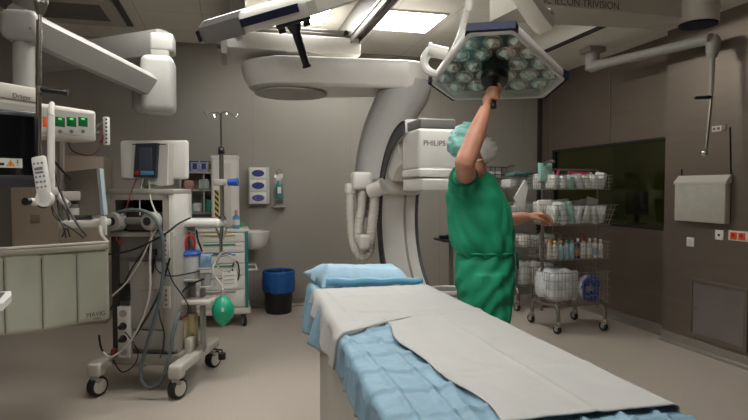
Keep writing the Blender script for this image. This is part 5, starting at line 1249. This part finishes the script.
def trolley(loc, label, full=True):
    t = thing('basket_trolley', label, 'trolley', loc, 0)
    for x in (-.31,.36):
        part('upright', MB().tube([(x,.26,.2),(x,.26,1.72)],.018 if x < 0 else .011,seg=10), SATIN, t)
    part('top_bend', MB().tube([(-.31,.26,1.70),(-.31,.24,1.76),(-.31,.12,1.79),(-.31,.05,1.78)],.013,smooth=4), SATIN, t)
    part('cross_tube', MB().tube([(-.31,.26,.24),(.36,.26,.24)],.014), SATIN, t); part('cross_tube', MB().tube([(-.31,.26,1.71),(.36,.26,1.71)],.01), SATIN, t)
    for x in (-.27,.28):
        xx = -.31 if x < 0 else .36
        part('base_leg', MB().tube([(xx,.26,.26),(xx,.2,.29),(x,.06,.285),(x,.02,.255),(x,.0,.19),(x,.0,.125)],.02,smooth=5,seg=12).tube([(xx,.26,.26),(xx,.32,.29),(x,.46,.285),(x,.5,.255),(x,.52,.19),(x,.52,.125)],.02,smooth=5,seg=12), SATIN, t)
        for y in (0,.52):
            c = part('caster', MB().cyl((x,y,.1),(x,y,.135),.024).box((x,y+.012,.09),(.05,.06,.035),bev=.008), CHROME, t)
            part('wheel', MB().lathe([(.0,-.016),(.04,-.016),(.05,-.01),(.052,0),(.05,.01),(.04,.016),(.0,.016)],(x,y+.022,.053),(1,.25,0)), RUBBER, c); part('wheel_hub', MB().cyl((x-.019,y+.018,.053),(x+.019,y+.026,.053),.024), PLGREY, c)
    for zb, h in LEV: part('wire_basket', wire_basket(-.345,.355,.02,.5,zb,h,.0 if zb != 1.125 else .05), STEELWIRE, t, smooth=False)
    return t
tr1 = trolley((TX,TY,0),'steel wire basket trolley with four full baskets before the dark window')
dup(tr1,(3.67,6.16,0),0,'steel wire basket trolley half hidden behind the front trolley, near back wall')
def pack(x, y, z, w_, d_, h_, m, label, rx=0, ry=0, rz=0, group=None, name='sterile_pack', cat='pack', cr_=.012):
    mb = MB().box((0,0,0),(w_,d_,h_),bev=min(w_,d_,h_)*.3,seg=3)
    bmesh.ops.subdivide_edges(mb.bm, edges=mb.bm.edges, cuts=1)
    sd_ = V3((x*7,y*5,z*9))
    for v in mb.bm.verts: v.co += V3((noise.noise(v.co*22+sd_),noise.noise(v.co*22+sd_+V3((9,0,0))),noise.noise(v.co*22+sd_+V3((0,9,0)))))*cr_
    R_ = (Matrix.Rotation(rz,4,'Z') @ Matrix.Rotation(ry,4,'Y') @ Matrix.Rotation(rx,4,'X')); mb.xf(R_)
    lo = min(v.co.z for v in mb.bm.verts); mb.xf(Matrix.Translation((x,y,z-lo)))
    return solo(name, mb, m, label, cat, group, ang=2)
rng = random.Random(11)
PR = mat('printed_pack', s(205,208,200), .45, var=.22, scale=45, bump=.3); PRT = mat('teal_edge_pack', s(140,182,168), .45, var=.15, scale=30, bump=.3); MAG = mat('magenta_tab', s(186,40,90), .45)
for lev, n, names in ((3,7,'top basket'),(2,7,'second basket')):
    zb, h = LEV[lev]
    for k in range(n):
        x = TX-.325+.66*(k+.5)/n; m = [PR,FILM,PRT,FILM,PR,PR,FILM][k % 7]
        pack(x,TY+.13,zb+.004,.062,.15,h*(.86+.3*rng.random()),m,('white printed packet in front row, %s of the nearer trolley' if m is PR else 'clear white packet in front row, %s of the nearer trolley' if m is FILM else 'teal edged packet in front row, %s of the nearer trolley') % names,rng.uniform(-.12,.12),rng.uniform(-.28,.28),0,'packets in the '+names,cr_=.007)
        x = TX-.33+.655*(k+.5)/n; m = [FILM,PR,FILM,PR,FILM,PR,FILM][k % 7]
        pack(x,TY+.36,zb+.004,.066,.2,h*(.9+.42*rng.random()),m,('white printed packet in rear row, %s of the nearer trolley' if m is PR else 'clear white packet in rear row, %s of the nearer trolley') % names,rng.uniform(-.1,.1),rng.uniform(-.2,.2),0,'packets in the '+names,cr_=.007)
zb = LEV[3][0]+LEV[3][1]
pack(TX-.28,TY+.27,zb-.07,.16,.05,.2,PRT,'tall teal topped pack sticking up at left end of the top basket',0,0,.1,cr_=.004)
pack(TX-.15,TY+.245,zb-.04,.022,.03,.1,MAG,'magenta tab standing in the left of the top basket',0,.3,0,cr_=.002,name='pack_tab',cat='tab')
pack(TX+.12,TY+.255,zb+.0,.26,.03,.035,MAG,'long magenta strip lying across the top basket',0,.06,0,cr_=.002,name='pack_strip',cat='strip')
pack(TX+.02,TY+.245,LEV[2][0]+.1,.026,.03,.14,MAG,'magenta tab standing in the second basket from top',0,.25,0,cr_=.002,name='pack_tab',cat='tab')
pack(TX-.28,TY+.25,LEV[2][0]+.13,.2,.025,.13,PAPER,'white paper envelope in the left of the second basket from top',.1,0,0,cr_=.003,name='envelope',cat='envelope')
pack(TX+.27,TY+.25,LEV[2][0]+.08,.14,.025,.19,PAPER,'white paper sheet leaning in right end of the second basket',.0,.25,0,cr_=.003,name='paper_sheet',cat='paper')
# bottles
def bottle(x, y, z, r_, h_, m, capm, label, lab=WHITE):
    t = thing('bottle', label, 'bottle', (x,y,z), 0, 'bottles in the third basket')
    part('body', MB().lathe([(.0,0),(r_*.95,0),(r_,.008),(r_,h_*.68),(r_*.45,h_*.8),(r_*.42,h_*.86),(.0,h_*.86)],seg=16), m, t)
    part('cap', MB().lathe([(.0,h_*.84),(r_*.56,h_*.84),(r_*.56,h_),(.0,h_)],seg=16), capm, t)
    part('label', MB().lathe([(r_*1.005,h_*.18),(r_*1.02,h_*.18),(r_*1.02,h_*.52),(r_*1.005,h_*.52)],seg=16,caps=False), lab, t)
YC = mat('cap_yellow', s(214,180,70), .4); OC_ = mat('cap_amber', s(206,150,60), .4); GC = mat('cap_green', s(90,170,90), .4)
CLB = mat('clear_blue_bottle', s(150,180,190), .25, var=.08); NB = mat('navy_bottle', s(28,40,96), .3); BR = mat('brown_label', s(170,120,80), .5)
zb = LEV[1][0]+.004
for px, m, cm, lab, hh_, lb in ((549.5,WHITE2,OC_,WHITE,.19,'white bottle with amber cap at left end of the bottle basket'),(555,WHITE2,YC,WHITE,.18,'white bottle with yellow cap second from the left in the bottle basket'),(561,CLB,YC,CLB,.18,'pale bottle with yellow cap left of the green-capped one'),(566.5,CLB,GC,CLB,.185,'pale blue bottle with green cap in the bottle basket'),(572,CLB,LBLUE,CLB,.185,'pale blue bottle with blue cap beside the navy bottle'),(577.5,NB,WHITE,BR,.20,'navy bottle with white cap and tan label'),(583.5,WHITE,RED,WHITE,.205,'white bottle with red cap in the bottle basket'),(589.5,WHITE2,WHITE,WHITE,.20,'all-white bottle just right of the red-capped one'),(595,WHITE,WHITE2,CLB,.20,'white bottle with pale label, middle of the three white ones'),(600.5,WHITE,WHITE,WHITE2,.185,'short white bottle at right end of the bottle basket')):
    x = PY(px,245,TY+.12).x; bottle(x,TY+.12,zb,.028,hh_*1.06,m,cm,lb,lab)
for k in range(6): bottle(TX-.26+.1*k,TY+.34,zb,.032,.17+.01*(k % 3),WHITE2,[WHITE,GC,WHITE,YC,RED,WHITE][k],['white-capped bottle at left of the rear row in the bottle basket','green-capped bottle in the rear row of the bottle basket','white-capped bottle in the middle of the rear row in the bottle basket','yellow-capped bottle in the rear row of the bottle basket','red-capped bottle in the rear row of the bottle basket','white-capped bottle at right of the rear row in the bottle basket'][k])
# bottom basket
zb = LEV[0][0]+.004
pack(TX-.18,TY+.24,zb,.34,.34,.34,mat('clear_bag', s(218,222,224), .22, var=.16, scale=14, bump=.6, bscale=24),'large crumpled clear plastic bag in the bottom basket, left half',0,0,.1,name='plastic_bag',cat='bag',cr_=.035)
pack(TX+.02,TY+.3,zb,.14,.28,.3,FILM,'narrow white plastic bag in the middle of the bottom basket',0,0,-.1,name='plastic_bag',cat='bag',cr_=.03)
t = thing('tubing_coil', 'coil of bright blue tubing in the right of the bottom basket', 'tubing', (TX+.19,TY+.12,zb))
pts = []
for k in range(120):
    a_ = k*.42; q = .085+.04*math.sin(k*.73)+.012*math.sin(k*2.1); pts.append((q*math.cos(a_),.04*math.sin(k*.31),.14+q*1.05*math.sin(a_)))
part('coil', MB().tube(pts,.013,seg=7), mat('blue_tubing', s(36,70,160), .35, var=.3, scale=18), t); part('bag_film', MB().sphere((0,.06,.14),(.12,.06,.135)), FILM, t)
pack(TX+.24,TY+.38,zb,.16,.18,.2,PINKP,'pinkish packet in the rear right of the bottom basket',0,0,0,cr_=.01)
# things on the rear trolley
TX2, TY2 = 3.67, 6.16
for lev, nm in ((3,'top basket'),(2,'second basket'),(0,'bottom basket'),(1,'third basket')):
    zb, h = LEV[lev]
    for k in range(4):
        m = [[FILM,PR,FILM,PR],[FILM,FILM,PRT,FILM],[mat('blue_film', s(120,146,170), .4, var=.2, scale=25, bump=.4),FILM,PAPER,FILM],[PR,PAPER,FILM,PR]][[3,2,0,1].index(lev)][k]
        pack(TX2-.29+.17*k,TY2+.2,zb+.004,.14,.24,h*(.75+.3*rng.random()),m,['left end','left middle','right middle','right end'][k]+' packet in the '+nm+' of the rear trolley',0,0,0,'packets in the rear trolley',cr_=.008)
pack(TX2-.2,TY2+.12,LEV[3][0]+LEV[3][1],.26,.2,.06,mat('teal_bag', s(74,116,108), .45, var=.2, bump=.5),'dark teal bag lying on top of the rear trolley',0,0,0,name='bag',cat='bag',cr_=.014)
# white bag hung on the rear trolley
hb_2 = TY2-.03
ha_ = lambda px, py: PY(px,py,hb_2)
pts = [ha_(523.5,180),ha_(527.5,190),ha_(524,210),ha_(517.5,205),ha_(513.5,198)]
t = thing('hanging_bag', 'folded white paper bag hanging on the side of the rear trolley', 'bag', ha_(520,210))
part('bag', MB().loft([pts,[V3(((pts[0].x+p.x*3)/4,hb_2-.035,(pts[0].z+p.z*3)/4)) for p in pts]]), PAPER, t, True); part('hook', MB().tube([ha_(523.5,181),ha_(523,177)+V3((0,.03,0)),ha_(525,176)+V3((0,.06,0))],.004), STEELWIRE, t, True)
